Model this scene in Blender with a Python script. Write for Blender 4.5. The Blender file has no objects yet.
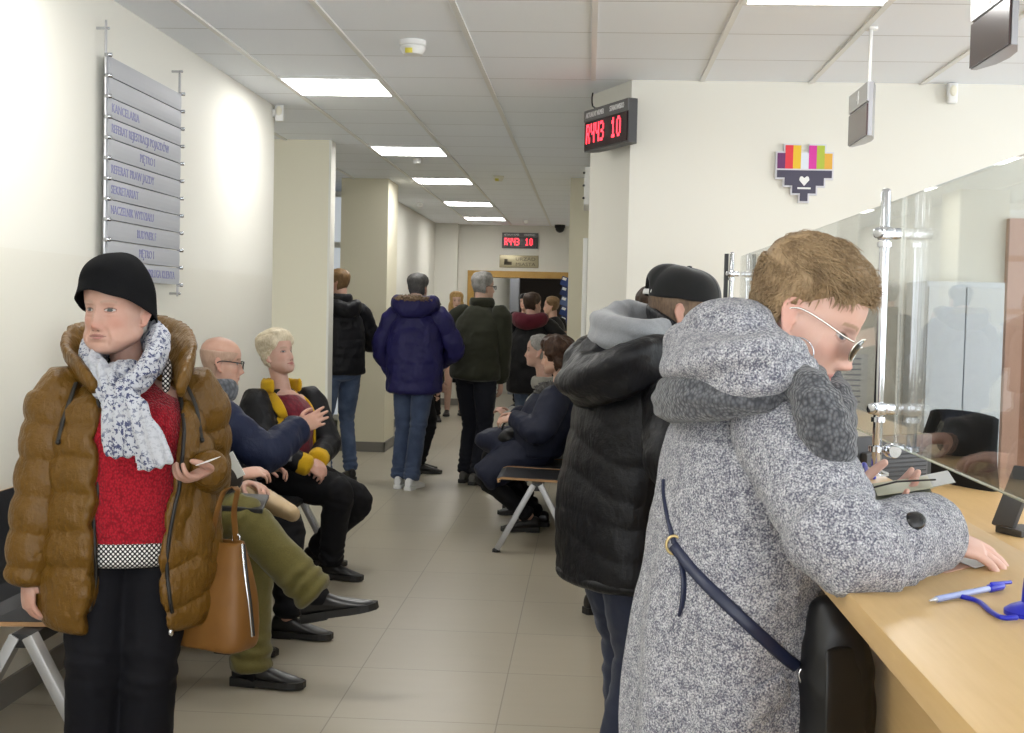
import bpy, bmesh, math, random
import numpy as np
from mathutils import Vector, Matrix
random.seed(7); rng = np.random.default_rng(7)
SC = bpy.context.scene
COL = SC.collection
PI = math.pi
A = lambda *v: np.array(v if len(v) > 1 else v[0], float)
def nrm(v):
    v = np.asarray(v, float); return v / max(np.linalg.norm(v), 1e-9)

# ------------------------------------------------------------------ camera
FPX, YAW, PITCH, ROLL, EYE = 1268.6, 0.05906, 0.04465, 0.02315, 1.48
_F = A(-math.sin(YAW) * math.cos(PITCH), math.cos(YAW) * math.cos(PITCH), -math.sin(PITCH))
_R0 = A(math.cos(YAW), math.sin(YAW), 0); _U0 = np.cross(_R0, _F)
_R = math.cos(ROLL) * _R0 + math.sin(ROLL) * _U0
_U = -math.sin(ROLL) * _R0 + math.cos(ROLL) * _U0
def P(px, py, Y):
    """world point at depth Y behind pixel (used only to survey the photograph)"""
    d = _F * FPX + _R * (px - 512) - _U * (py - 366.5)
    return A(0, 0, EYE) + d * (Y / d[1])

# ------------------------------------------------------------------ mesh collector
class MB:
    def __init__(s): s.V = []; s.F = []; s.M = []; s.n = 0
    def add(s, V, F, m=0):
        V = np.asarray(V, float).reshape(-1, 3); s.V.append(V)
        for f in F: s.F.append(tuple(int(i) + s.n for i in f)); s.M.append(m)
        s.n += len(V); return s
    def merge(s, o, m=0):
        return s.add(np.concatenate(o.V), o.F, m)
    def box(s, c, sz, rz=0, m=0, R=None, bev=0):
        c = A(c); h = A(sz) / 2
        b = min(bev, h.min() * .98)
        if b > 0:
            V = []; idx = {}
            bm = bmesh.new(); bmesh.ops.create_cube(bm, size=1)
            for v in bm.verts: v.co = Vector((v.co.x * sz[0], v.co.y * sz[1], v.co.z * sz[2]))
            bmesh.ops.bevel(bm, geom=bm.edges[:], offset=b, segments=2, profile=.6, affect='EDGES')
            V = A([list(v.co) for v in bm.verts]); bm.verts.index_update()
            F = [[v.index for v in f.verts] for f in bm.faces]; bm.free()
        else:
            V = A([[x, y, z] for z in (-h[2], h[2]) for y in (-h[1], h[1]) for x in (-h[0], h[0])])
            F = [(0, 2, 3, 1), (4, 5, 7, 6), (0, 1, 5, 4), (2, 6, 7, 3), (0, 4, 6, 2), (1, 3, 7, 5)]
        if R is None:
            cz, sz_ = math.cos(rz), math.sin(rz); R = A([[cz, -sz_, 0], [sz_, cz, 0], [0, 0, 1]])
        return s.add(V @ np.asarray(R).T + c, F, m)
    def prism(s, pts, o, ex, ey, n, depth, m=0):
        """polygon pts (2D) in plane (ex, ey) at o, extruded along n by depth"""
        o, ex, ey, n = map(A, (o, ex, ey, n)); k = len(pts)
        a = [o + ex * p[0] + ey * p[1] for p in pts]; b = [q + n * depth for q in a]
        F = [tuple(range(k))[::-1], tuple(range(k, 2 * k))] + [(i, (i + 1) % k, k + (i + 1) % k, k + i) for i in range(k)]
        return s.add(a + b, F, m)
    def tube(s, pts, r, n=10, side=None, m=0, step=None, cap=True, closed=False):
        V, F = loft(pts, r, n, side, step, cap, closed); return s.add(V, F, m)
    def ball(s, c, r, n=16, R=None, m=0):
        r = A([r, r, r]) if np.isscalar(r) else A(r); k = n // 2
        V = [[0, 0, 1]] + [[math.sin(PI * i / k) * math.cos(2 * PI * j / n), math.sin(PI * i / k) * math.sin(2 * PI * j / n), math.cos(PI * i / k)] for i in range(1, k) for j in range(n)] + [[0, 0, -1]]
        F = [(0, 1 + j, 1 + (j + 1) % n) for j in range(n)]
        for i in range(k - 2):
            F += [(1 + i * n + j, 1 + (i + 1) * n + j, 1 + (i + 1) * n + (j + 1) % n, 1 + i * n + (j + 1) % n) for j in range(n)]
        l = 1 + (k - 1) * n; b = 1 + (k - 2) * n
        F += [(l, b + (j + 1) % n, b + j) for j in range(n)]
        V = A(V) * r
        if R is not None: V = V @ np.asarray(R).T
        return s.add(V + A(c), F, m)
    def lathe(s, prof, c, n=24, axis=(0, 0, 1), m=0):
        ax = nrm(axis); t = A(1, 0, 0) if abs(ax[0]) < .9 else A(0, 1, 0)
        e1 = nrm(np.cross(t, ax)); e2 = np.cross(ax, e1); V = []; k = len(prof)
        for r, z in prof:
            for j in range(n):
                a = 2 * PI * j / n; V.append(A(c) + e1 * r * math.cos(a) + e2 * r * math.sin(a) + ax * z)
        F = [(i * n + j, i * n + (j + 1) % n, (i + 1) * n + (j + 1) % n, (i + 1) * n + j) for i in range(k - 1) for j in range(n)]
        F += [tuple(range(n))[::-1], tuple((k - 1) * n + j for j in range(n))]
        return s.add(V, F, m)
    def VF(s): return np.concatenate(s.V), s.F

def catmull(pts, rad, step):
    pts = np.asarray(pts, float); rad = np.asarray(rad, float)
    k = len(pts)
    if k == 2:
        n = max(2, int(np.linalg.norm(pts[1] - pts[0]) / step)); t = np.linspace(0, 1, n + 1)[:, None]
        return pts[0] * (1 - t) + pts[1] * t, rad[0] * (1 - t) + rad[1] * t
    D = np.concatenate([pts, rad], 1); D = np.concatenate([2 * D[:1] - D[1:2], D, 2 * D[-1:] - D[-2:-1]])
    out = []
    for i in range(1, k):
        p0, p1, p2, p3 = D[i - 1:i + 3]
        n = max(1, int(np.linalg.norm(p2[:3] - p1[:3]) / step)); t = np.linspace(0, 1, n + 1)[:-1, None]
        out.append(.5 * (2 * p1 + (p2 - p0) * t + (2 * p0 - 5 * p1 + 4 * p2 - p3) * t ** 2 + (3 * p1 - p0 - 3 * p2 + p3) * t ** 3))
    out.append(D[k:k + 1]); o = np.concatenate(out)
    r = np.maximum(o[:, 3:], 1e-4)
    return o[:, :3], r

def loft(pts, r, n=12, side=None, step=None, cap=True, closed=False, power=2.0):
    pts = np.asarray(pts, float); k = len(pts)
    r = np.asarray(r, float)
    if r.ndim == 0: r = np.full((k, 2), float(r))
    elif r.ndim == 1 and len(r) == k and not (k == 2 and len(r) == 2 and False): r = np.stack([r, r], 1)
    if side is not None:
        side = np.asarray(side, float); side = np.tile(side, (k, 1)) if side.ndim == 1 else side
    ext = r if side is None else np.concatenate([r, side + 10], 1)
    if step: pts, ext = catmull(pts, ext, step)
    r = ext[:, :2]; k = len(pts)
    if closed:
        T = np.roll(pts, -1, 0) - np.roll(pts, 1, 0)
    else:
        T = np.gradient(pts, axis=0)
    T /= np.maximum(np.linalg.norm(T, axis=1, keepdims=True), 1e-9)
    if side is not None: S = ext[:, 2:] - 10
    else:
        S = np.zeros_like(pts); t0 = T[0]; s0 = np.cross(t0, A(0, 0, 1))
        if np.linalg.norm(s0) < .2: s0 = np.cross(t0, A(0, 1, 0))
        S[0] = nrm(s0)
        for i in range(1, k): S[i] = S[i - 1] - T[i] * (S[i - 1] @ T[i]); S[i] = nrm(S[i])
    S = S - T * np.sum(S * T, 1, keepdims=True); S /= np.maximum(np.linalg.norm(S, axis=1, keepdims=True), 1e-9)
    B = np.cross(T, S)
    if cap and not closed:
        def caps(i, sgn):
            o = []
            for a in (30, 60, 85):
                ca, sa = math.cos(math.radians(a)), math.sin(math.radians(a))
                o.append((pts[i] + sgn * T[i] * min(min(r[i]), .028) * sa * .8, S[i], B[i], r[i] * ca))
            return o
        seq = caps(0, -1)[::-1] + [(pts[i], S[i], B[i], r[i]) for i in range(k)] + caps(k - 1, 1)
    else: seq = [(pts[i], S[i], B[i], r[i]) for i in range(k)]
    th = np.arange(n) * 2 * PI / n; c, s_ = np.cos(th), np.sin(th)
    if power != 2.0:
        c = np.sign(c) * np.abs(c) ** (2 / power); s_ = np.sign(s_) * np.abs(s_) ** (2 / power)
    V = np.concatenate([p + np.outer(c * rr[0], S_) + np.outer(s_ * rr[1], B_) for p, S_, B_, rr in seq])
    k = len(seq); F = []
    for i in range(k if closed else k - 1):
        a, b = i * n, ((i + 1) % k) * n
        F += [(a + j, a + (j + 1) % n, b + (j + 1) % n, b + j) for j in range(n)]
    if not closed: F += [tuple(range(n))[::-1], tuple((k - 1) * n + j for j in range(n))]
    return V, F

# ------------------------------------------------------------------ meshes <-> numpy
def raw_mesh(name, V, F):
    me = bpy.data.meshes.new(name)
    if isinstance(F, np.ndarray):
        m, q = F.shape
        me.vertices.add(len(V)); me.vertices.foreach_set('co', np.ascontiguousarray(V, dtype=np.float32).ravel())
        me.loops.add(m * q); me.loops.foreach_set('vertex_index', F.astype(np.int32).ravel())
        me.polygons.add(m); me.polygons.foreach_set('loop_start', (np.arange(m) * q).astype(np.int32))
        me.update(calc_edges=True)
    else:
        me.from_pydata([tuple(v) for v in V], [], F); me.update()
    return me
def get_VF(me):
    V = np.empty(len(me.vertices) * 3, np.float32); me.vertices.foreach_get('co', V)
    n = len(me.polygons); ls = np.empty(len(me.loops), np.int32); me.loops.foreach_get('vertex_index', ls)
    tot = np.empty(n, np.int32); me.polygons.foreach_get('loop_total', tot)
    if n and (tot == 4).all(): F = ls.reshape(-1, 4)
    elif n and (tot == 3).all(): F = ls.reshape(-1, 3)
    else: F = [tuple(p.vertices) for p in me.polygons]
    return V.reshape(-1, 3).astype(float), F
def apply_mods(V, F, setup):
    me = raw_mesh('tmp', V, F); o = bpy.data.objects.new('tmp', me); COL.objects.link(o)
    extra = setup(o) or []
    dg = bpy.context.evaluated_depsgraph_get(); m2 = bpy.data.meshes.new_from_object(o.evaluated_get(dg))
    V2, F2 = get_VF(m2)
    for x in [o] + extra:
        d = x.data; bpy.data.objects.remove(x)
        if d.users == 0: bpy.data.meshes.remove(d)
    bpy.data.meshes.remove(m2)
    return V2, F2
def remesh(mb, voxel, smooth=2):
    V, F = mb.VF() if isinstance(mb, MB) else mb
    def s(o):
        m = o.modifiers.new('r', 'REMESH'); m.mode = 'VOXEL'; m.voxel_size = voxel; m.adaptivity = 0
    V, F = apply_mods(V, F, s)
    return lap(V, F, smooth), F
def difference(VF, cutters):
    """cut away closed shapes"""
    for c in cutters:
        cv = c.VF()
        def s(o):
            me = raw_mesh('cut', *cv); bm = bmesh.new(); bm.from_mesh(me); bmesh.ops.recalc_face_normals(bm, faces=bm.faces); bm.to_mesh(me); bm.free(); k = bpy.data.objects.new('cut', me); COL.objects.link(k)
            m = o.modifiers.new('b', 'BOOLEAN'); m.operation = 'DIFFERENCE'; m.object = k; m.solver = 'EXACT'
            return [k]
        VF = apply_mods(VF[0], VF[1], s)
    return VF
def edges_of(F):
    if isinstance(F, np.ndarray):
        q = F.shape[1]; return np.concatenate([F[:, [i, (i + 1) % q]] for i in range(q)])
    return A([(f[i], f[(i + 1) % len(f)]) for f in F for i in range(len(f))]).astype(int)
def lap(V, F, it, lam=.6, mask=None):
    if it <= 0: return V
    E = edges_of(F); n = len(V); i = np.concatenate([E[:, 0], E[:, 1]]); j = np.concatenate([E[:, 1], E[:, 0]])
    deg = np.maximum(np.bincount(i, minlength=n), 1)[:, None]
    for k in range(it):
        S = np.stack([np.bincount(i, V[j, a], minlength=n) for a in range(3)], 1) / deg
        d = lam * (S - V)
        V = V + (d if mask is None else d * mask[:, None])
    return V
def normals(V, F):
    if not isinstance(F, np.ndarray):
        me = raw_mesh('t', V, F); N = np.empty(len(V) * 3, np.float32); me.vertices.foreach_get('normal', N); bpy.data.meshes.remove(me); return N.reshape(-1, 3).astype(float)
    a, b, c = V[F[:, 0]], V[F[:, 1]], V[F[:, 2]]; d = V[F[:, -1]]
    fn = np.cross(c - a, d - b) if F.shape[1] == 4 else np.cross(b - a, c - a)
    N = np.stack([sum(np.bincount(F[:, k], fn[:, ax], minlength=len(V)) for k in range(F.shape[1])) for ax in range(3)], 1)
    return N / np.maximum(np.linalg.norm(N, axis=1, keepdims=True), 1e-12)
def _hash(i, j, k, s):
    h = (i * 374761393 + j * 668265263 + k * 2147483647 + s * 974634541) & 0xffffffff
    h = ((h ^ (h >> 13)) * 1274126177) & 0xffffffff
    return ((h ^ (h >> 16)) & 0xffff) / 32767.5 - 1
def noise(Pn, seed=0):
    """value noise in [-1, 1]"""
    Pn = np.asarray(Pn, float); I = np.floor(Pn).astype(np.int64); f = Pn - I; f = f * f * (3 - 2 * f); o = 0
    for a in (0, 1):
        for b in (0, 1):
            for c in (0, 1):
                w = (f[:, 0] if a else 1 - f[:, 0]) * (f[:, 1] if b else 1 - f[:, 1]) * (f[:, 2] if c else 1 - f[:, 2])
                o = o + w * _hash(I[:, 0] + a, I[:, 1] + b, I[:, 2] + c, seed)
    return o
def fbm(Pn, seed=0, oct=3):
    o = 0; a = 1
    for k in range(oct): o = o + a * noise(np.asarray(Pn) * 2 ** k, seed + k); a *= .5
    return o / 1.7
def along(V, lines):
    """distance along the nearest of several polylines: (which, s, dist)"""
    best = np.full(len(V), 1e9); S = np.zeros(len(V)); W = np.zeros(len(V), int)
    for w, ln in enumerate(lines):
        ln = np.asarray(ln, float); acc = 0
        for a, b in zip(ln[:-1], ln[1:]):
            d = b - a; L = np.linalg.norm(d)
            if L < 1e-6: continue
            t = np.clip(((V - a) @ d) / L ** 2, 0, 1); q = np.linalg.norm(V - a - t[:, None] * d, axis=1)
            m = q < best; best[m] = q[m]; S[m] = acc + t[m] * L; W[m] = w; acc += L
    return W, S, best
def sstep(a, b, x): t = np.clip((x - a) / (b - a), 0, 1); return t * t * (3 - 2 * t)

# ------------------------------------------------------------------ objects
def base(o, label=None, cat=None, group=None, kind=None):
    if label: o['label'] = label
    if cat: o['category'] = cat
    if group: o['group'] = group
    if kind: o['kind'] = kind
    return o
def empty(name, loc, label=None, cat=None, group=None):
    o = bpy.data.objects.new(name, None); COL.objects.link(o); o.location = Vector(loc); o.empty_display_size = .05
    o['_loc'] = [float(x) for x in loc]
    return base(o, label, cat, group)
def org(o):
    """world place of an object's origin"""
    p = A(0, 0, 0)
    while o is not None: p = p + A(o.location); o = o.parent
    return p
def obj(name, geo, mat, parent=None, origin=None, smooth=True, col=None, label=None, angle=None):
    """geo in world coordinates -> one mesh object (origin at the parent's origin, or given)"""
    if isinstance(geo, MB): V, F = geo.VF(); mi = geo.M
    else: V, F = geo; mi = None
    o0 = org(parent) if parent is not None else (A(origin) if origin is not None else A(0, 0, 0))
    me = raw_mesh(name, V - o0, F)
    mats = mat if isinstance(mat, (list, tuple)) else [mat]
    for m in mats: me.materials.append(m)
    if mi and len(mats) > 1: me.polygons.foreach_set('material_index', np.array(mi, np.int32))
    if smooth:
        me.polygons.foreach_set('use_smooth', np.ones(len(me.polygons), bool))
        if angle: me.set_sharp_from_angle(angle=math.radians(angle))
    if col is not None:
        at = me.color_attributes.new('Col', 'FLOAT_COLOR', 'POINT')
        at.data.foreach_set('color', np.concatenate([col, np.ones((len(col), 1))], 1).astype(np.float32).ravel())
    o = bpy.data.objects.new(name, me); COL.objects.link(o)
    if parent is not None: o.parent = parent
    else: o.location = Vector(o0)
    if label: o['label'] = label
    return o
def structure(name, geo, mat, parent=None, smooth=False, **k):
    o = obj(name, geo, mat, parent, smooth=smooth, **k)
    if parent is None: o['kind'] = 'structure'
    return o
def text_geo(s, size, o, ex, ey, depth=.0015, align='CENTER', width=None):
    cu = bpy.data.curves.new('t', 'FONT'); cu.body = s; cu.size = size; cu.align_x = align; cu.align_y = 'CENTER'; cu.extrude = depth; cu.resolution_u = 3
    ob = bpy.data.objects.new('t', cu); COL.objects.link(ob); dg = bpy.context.evaluated_depsgraph_get(); dg.update()
    me = bpy.data.meshes.new_from_object(ob.evaluated_get(dg)); V = A([list(v.co) for v in me.vertices]); F = [tuple(p.vertices) for p in me.polygons]
    bpy.data.objects.remove(ob); bpy.data.curves.remove(cu); bpy.data.meshes.remove(me)
    o, ex, ey = A(o), nrm(ex), nrm(ey); ez = np.cross(ex, ey)
    if width:
        w = V[:, 0].max() - V[:, 0].min(); V[:, 0] *= width / w
    return MB().add(o + V[:, :1] * ex + V[:, 1:2] * ey + V[:, 2:] * ez, F)

# ------------------------------------------------------------------ materials
def mat(name, color=(.5, .5, .5), rough=.6, metal=0, spec=.5, emit=None, estr=1, alpha=1, trans=0, ior=1.45, sheen=0, coat=0, sss=0):
    m = bpy.data.materials.new(name); m.use_nodes = True; b = m.node_tree.nodes['Principled BSDF']
    b.inputs['Base Color'].default_value = (*color, 1); b.inputs['Roughness'].default_value = rough; b.inputs['Metallic'].default_value = metal
    b.inputs['Specular IOR Level'].default_value = spec; b.inputs['IOR'].default_value = ior
    if emit: b.inputs['Emission Color'].default_value = (*emit, 1); b.inputs['Emission Strength'].default_value = estr
    if trans: b.inputs['Transmission Weight'].default_value = trans
    if sheen: b.inputs['Sheen Weight'].default_value = sheen; b.inputs['Sheen Roughness'].default_value = .5
    if coat: b.inputs['Coat Weight'].default_value = coat; b.inputs['Coat Roughness'].default_value = .15
    if sss: b.inputs['Subsurface Weight'].default_value = sss; b.inputs['Subsurface Radius'].default_value = (.012, .005, .003); b.inputs['Subsurface Scale'].default_value = 1
    m.diffuse_color = (*color, 1)
    return m
class NT:
    def __init__(s, m): s.m = m; s.t = m.node_tree; s.b = s.t.nodes['Principled BSDF']
    def n(s, kind, ins=None, **props):
        x = s.t.nodes.new('ShaderNode' + kind)
        for k, v in props.items(): setattr(x, k, v)
        for k, v in (ins or {}).items(): s.put(x.inputs[k], v)
        return x
    def put(s, sock, v):
        if isinstance(v, bpy.types.NodeSocket): s.t.links.new(v, sock)
        elif hasattr(v, 'outputs'): s.t.links.new(v.outputs[0], sock)
        else: sock.default_value = (*v, 1) if isinstance(v, tuple) and len(v) == 3 and sock.type == 'RGBA' else v
    def math(s, op, a, b=0.0, c=None): 
        d = {0: a, 1: b}
        if c is not None: d[2] = c
        return s.n('Math', d, operation=op)
    def coord(s, kind='Object', scale=None, rot=None):
        c = s.n('TexCoord').outputs[kind]
        if scale is not None or rot is not None:
            mp = s.n('Mapping', {'Vector': c})
            if scale is not None: mp.inputs['Scale'].default_value = scale if not np.isscalar(scale) else (scale,) * 3
            if rot: mp.inputs['Rotation'].default_value = rot
            c = mp.outputs[0]
        return c
    def ramp(s, fac, stops, interp='LINEAR'):
        r = s.n('ValToRGB', {'Fac': fac}); cr = r.color_ramp; cr.interpolation = interp
        while len(cr.elements) < len(stops): cr.elements.new(.5)
        for e, (p, c) in zip(cr.elements, stops): e.position = p; e.color = (*c, 1) if len(c) == 3 else c
        return r
    def mix(s, f, a, b, blend='MIX'):
        x = s.n('Mix', data_type='RGBA', blend_type=blend)
        s.put(x.inputs[0], f); s.put(x.inputs[6], a); s.put(x.inputs[7], b); return x.outputs[2]
    def noise(s, vec, scale, detail=3, rough=.5): return s.n('TexNoise', {'Vector': vec, 'Scale': scale, 'Detail': detail, 'Roughness': rough})
    def bump(s, h, strength=.3, dist=.01, normal=None):
        b = s.n('Bump', {'Height': h, 'Strength': strength, 'Distance': dist})
        if normal is not None: s.put(b.inputs['Normal'], normal)
        return b
    def color(s, v): s.put(s.b.inputs['Base Color'], v); return s
    def normal(s, v): s.put(s.b.inputs['Normal'], v); return s
    def rough(s, v): s.put(s.b.inputs['Roughness'], v); return s
_cache = {}
def fabric(name, c1, c2=None, scale=900, bump=.25, rough=.85, sheen=.15, big=.25, fade=None, spec=.25, dist=.002):
    """woven cloth: thread speckle + broad wear variation"""
    if name in _cache: return _cache[name]
    m = mat(name, c1, rough, spec=spec, sheen=sheen); t = NT(m); c2 = c2 or tuple(x * .6 for x in c1)
    co = t.coord(); a = t.noise(co, scale, 2); b = t.noise(co, 9, 3)
    col = t.mix(t.math('MULTIPLY', t.ramp(a.outputs[0], [(.35, (0, 0, 0)), (.65, (1, 1, 1))]).outputs[0], .8), c1, c2)
    col = t.mix(t.math('MULTIPLY', t.ramp(b.outputs[0], [(.35, (0, 0, 0)), (.7, (1, 1, 1))]).outputs[0], big), col, fade or tuple(x * .55 for x in c1))
    t.color(col); t.normal(t.bump(a.outputs[0], bump, dist)); _cache[name] = m; return m
# ------------------------------------------------------------------ people
def ip(x, xs, ys):
    """smooth (monotone-ish) table lookup"""
    xs = np.asarray(xs, float); ys = np.asarray(ys, float); d = np.gradient(ys, xs)
    i = np.clip(np.searchsorted(xs, x) - 1, 0, len(xs) - 2); h = xs[i + 1] - xs[i]; t = np.clip((x - xs[i]) / h, 0, 1)
    return (2 * t**3 - 3 * t**2 + 1) * ys[i] + (t**3 - 2 * t**2 + t) * h * d[i] + (-2 * t**3 + 3 * t**2) * ys[i + 1] + (t**3 - t**2) * h * d[i + 1]
HZ = [-.119, -.112, -.100, -.085, -.065, -.045, -.02, 0, .02, .045, .07, .09, .106, .117]
HF = [.058, .080, .0875, .087, .0865, .086, .084, .083, .087, .088, .079, .062, .036, -.008]
HB = [.030, .012, -.008, -.028, -.050, -.066, -.080, -.089, -.096, -.099, -.095, -.081, -.058, -.022]
HW = [.012, .027, .039, .050, .058, .063, .068, .070, .073, .0755, .0735, .0635, .0455, .008]
def head_grid(nz=100, nt=112, jowl=0., wide=1.):
    u = np.linspace(0, 1, nz); z = -.119 + .236 * (u - .35 / (2 * PI) * np.sin(2 * PI * u) * .6)
    th = np.arange(nt) * 2 * PI / nt
    yf, yb, w = ip(z, HZ, HF), ip(z, HZ, HB), ip(z, HZ, HW) * wide
    w = w + jowl * .011 * np.exp(-((z + .078) / .03)**2)
    y0 = yf * .42 + yb * .58
    c, s = np.cos(th), np.sin(th); e = 2 / 2.25
    X = w[:, None] * (np.sign(c) * np.abs(c)**e)[None]
    Y = y0[:, None] + np.where(s > 0, (yf - y0)[:, None], (y0 - yb)[:, None]) * (np.sign(s) * np.abs(s)**e)[None]
    V = np.stack([X, Y, np.repeat(z[:, None], nt, 1)], 2).reshape(-1, 3)
    F = [(i * nt + j, i * nt + (j + 1) % nt, (i + 1) * nt + (j + 1) % nt, (i + 1) * nt + j) for i in range(nz - 1) for j in range(nt)]
    F += [tuple(range(nt))[::-1], tuple((nz - 1) * nt + j for j in range(nt))]
    return V, F
class Head:
    def __init__(s, c, fwd, up=(0, 0, 1), size=1.0, jowl=0., wide=1., nose=1., age=0., fem=False):
        s.c = A(c); s.f = nrm(fwd); s.r = nrm(np.cross(s.f, up)); s.u = np.cross(s.r, s.f); s.R = np.stack([s.r, s.f, s.u], 1)
        s.k = size; s.jowl, s.wide, s.nose, s.age, s.fem = jowl, wide, nose, age, fem
    def w(s, p): return np.asarray(p, float) @ s.R.T * s.k + s.c
    def l(s, V): return (np.asarray(V, float) - s.c) @ s.R / s.k
    def sculpt(s):
        V, F = head_grid(jowl=s.jowl, wide=s.wide); x, y, z = V.T.copy(); ax = np.abs(x)
        front = sstep(.0, .055, y); d = np.zeros(len(V)); n = s.nose
        g = lambda cx, cz, sx, sz: np.exp(-((ax - cx) / sx)**2 - ((z - cz) / sz)**2)
        d += .010 * n * g(0, -.002, .0085, .02) + .019 * n * g(0, -.024, .0095, .017) + .021 * n * g(0, -.041, .0115, .011) + .010 * g(.013, -.045, .007, .008)
        d -= .010 * g(.030, .003, .016, .012); d += .0065 * g(.031, .000, .0125, .0085)
        d += .0045 * g(.028, .021, .022, .007) * (.6 if s.fem else 1.1)
        d += .005 * g(.043, -.03, .018, .016)
        d += .006 * g(0, -.068, .024, .014) - .0045 * g(0, -.0685, .021, .0022) + .0025 * g(0, -.0635, .016, .0035) + .0035 * g(0, -.0745, .016, .0045)
        d -= .004 * g(0, -.085, .022, .005); d += .005 * g(0, -.101, .016, .012)
        if s.age:
            q = .018 + (-.045 - z) * .42; d -= s.age * .0058 * np.exp(-((ax - q - .004) / .0035)**2) * sstep(-.085, -.072, z) * sstep(-.036, -.048, z)
            d -= s.age * .0036 * g(.031, -.017, .014, .003)
            q = .030; d -= s.age * .0042 * np.exp(-((ax - q) / .0035)**2) * sstep(-.1, -.09, z) * sstep(-.068, -.078, z)
            d -= s.age * .0012 * np.sin(z * 900) * g(0, .055, .045, .014)
            d -= s.age * .0034 * g(.033, .0115, .013, .0025); d += s.age * .0025 * g(.034, -.012, .012, .005)
            d += s.age * .005 * g(.040, -.078, .014, .014) - s.age * .003 * g(.050, -.052, .012, .012)
        V[:, 1] += d * front
        V[:, 0] += np.sign(x) * .003 * np.exp(-((y - .045) / .02)**2 - ((z + .025) / .02)**2)
        return s.w(V), F
    def ears(s, mb):
        for sx in (-1, 1):
            o = A(sx * (.0725 * s.wide), -.008, -.014); ez = nrm([0, -.22, 1]); ey = nrm([sx * .45, -.9, -.2]); en = np.cross(ez, ey)
            lp = [(.0, -.030), (.010, -.026), (.018, -.008), (.025, .010), (.024, .025), (.014, .034), (.002, .031), (-.004, .018)]
            mb.tube(s.w([o + ey * a + ez * b for a, b in lp]), A([.006, .0052, .0042, .004, .0042, .0045, .0045, .005]) * s.k, 8, step=.004)
            pl = [o + ey * .004 + ez * -.02, o + ey * .009 + ez * .004, o + ey * .010 + ez * .022]
            mb.tube(s.w(pl), A([[.006, .003], [.011, .0035], [.010, .003]]) * s.k, 10, side=s.R @ ey, step=.004)
            mb.ball(s.w(o + ey * .001 + ez * -.004), A(.005, .006, .006) * s.k, 8)
    def paint(s, V, tone, lips=(.45, .16, .14), blush=.5, brow=(.12, .08, .05), iris=(.05, .06, .07), stub=None):
        x, y, z = s.l(V).T; ax = np.abs(x); C = np.tile(A(tone), (len(V), 1)); inh = (np.abs(z) < .135) & (np.abs(y) < .15) & (ax < .12)
        C *= (1 + A(.05, .10, .12) * fbm(V * 55, 8)[:, None])
        fr = (y > .045) & inh
        def blend(w, col): C[:] = C * (1 - w[:, None]) + A(col) * w[:, None]
        red = A(tone) * A(1.0, .72, .68)
        blend(blush * .6 * np.exp(-((ax - .042) / .022)**2 - ((z + .032) / .022)**2) * fr, red)
        blend(blush * .7 * np.exp(-(ax / .016)**2 - ((z + .043) / .012)**2) * fr, red)
        blend(.5 * sstep(.072 * s.wide, .077 * s.wide, ax) * (inh & (y < .015) & (y > -.05) & (np.abs(z) < .06)), red)
        if stub is not None: blend(.35 * sstep(-.045, -.06, z) * (y > -.0) * inh, stub)
        hw = .024; lipw = np.clip(1 - (ax / hw)**2, 0, 1)
        blend(.85 * fr * ((z < -.0685 + .0075 * lipw) & (z > -.0685 - .0085 * lipw) & (ax < hw)), lips)
        blend(.7 * fr * (np.abs(z + .0685) < .0016) * (ax < hw + .002), A(lips) * .35)
        ez = (z - .0005); ex = ax - .031; op = (.0054 - .0006 * min(s.age, 1)) * np.clip(1 - (ex / .0145)**2, 0, 1)
        ey = fr & (np.abs(ex) < .0145)
        blend(.7 * (ey & (np.abs(ez) < op + .004)), A(tone) * A(.66, .52, .49))  # shadow round the eyes, painted into the skin colour
        blend(1.0 * (ey & (ez < op) & (ez > -op * .8)), (.46, .42, .40))
        blend(1.0 * (ey & (ez < op) & (ez > -op * .8) & (ex**2 + ez**2 < .0066**2)), iris)
        blend(.8 * (ey & (ez >= op - .0005) & (ez < op + .0020)), (.05, .03, .025))
        bz = .021 + .004 * np.clip(1 - ((ax - .03) / .02)**2, -1, 1)
        blend(.75 * fr * (np.abs(z - bz) < .0032) * (ax > .012) * (ax < .05), brow)
        blend(.8 * fr * (np.exp(-((ax - .008) / .003)**2 - ((z + .053) / .0022)**2) > .4), A(tone) * .25)
        return C
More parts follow.
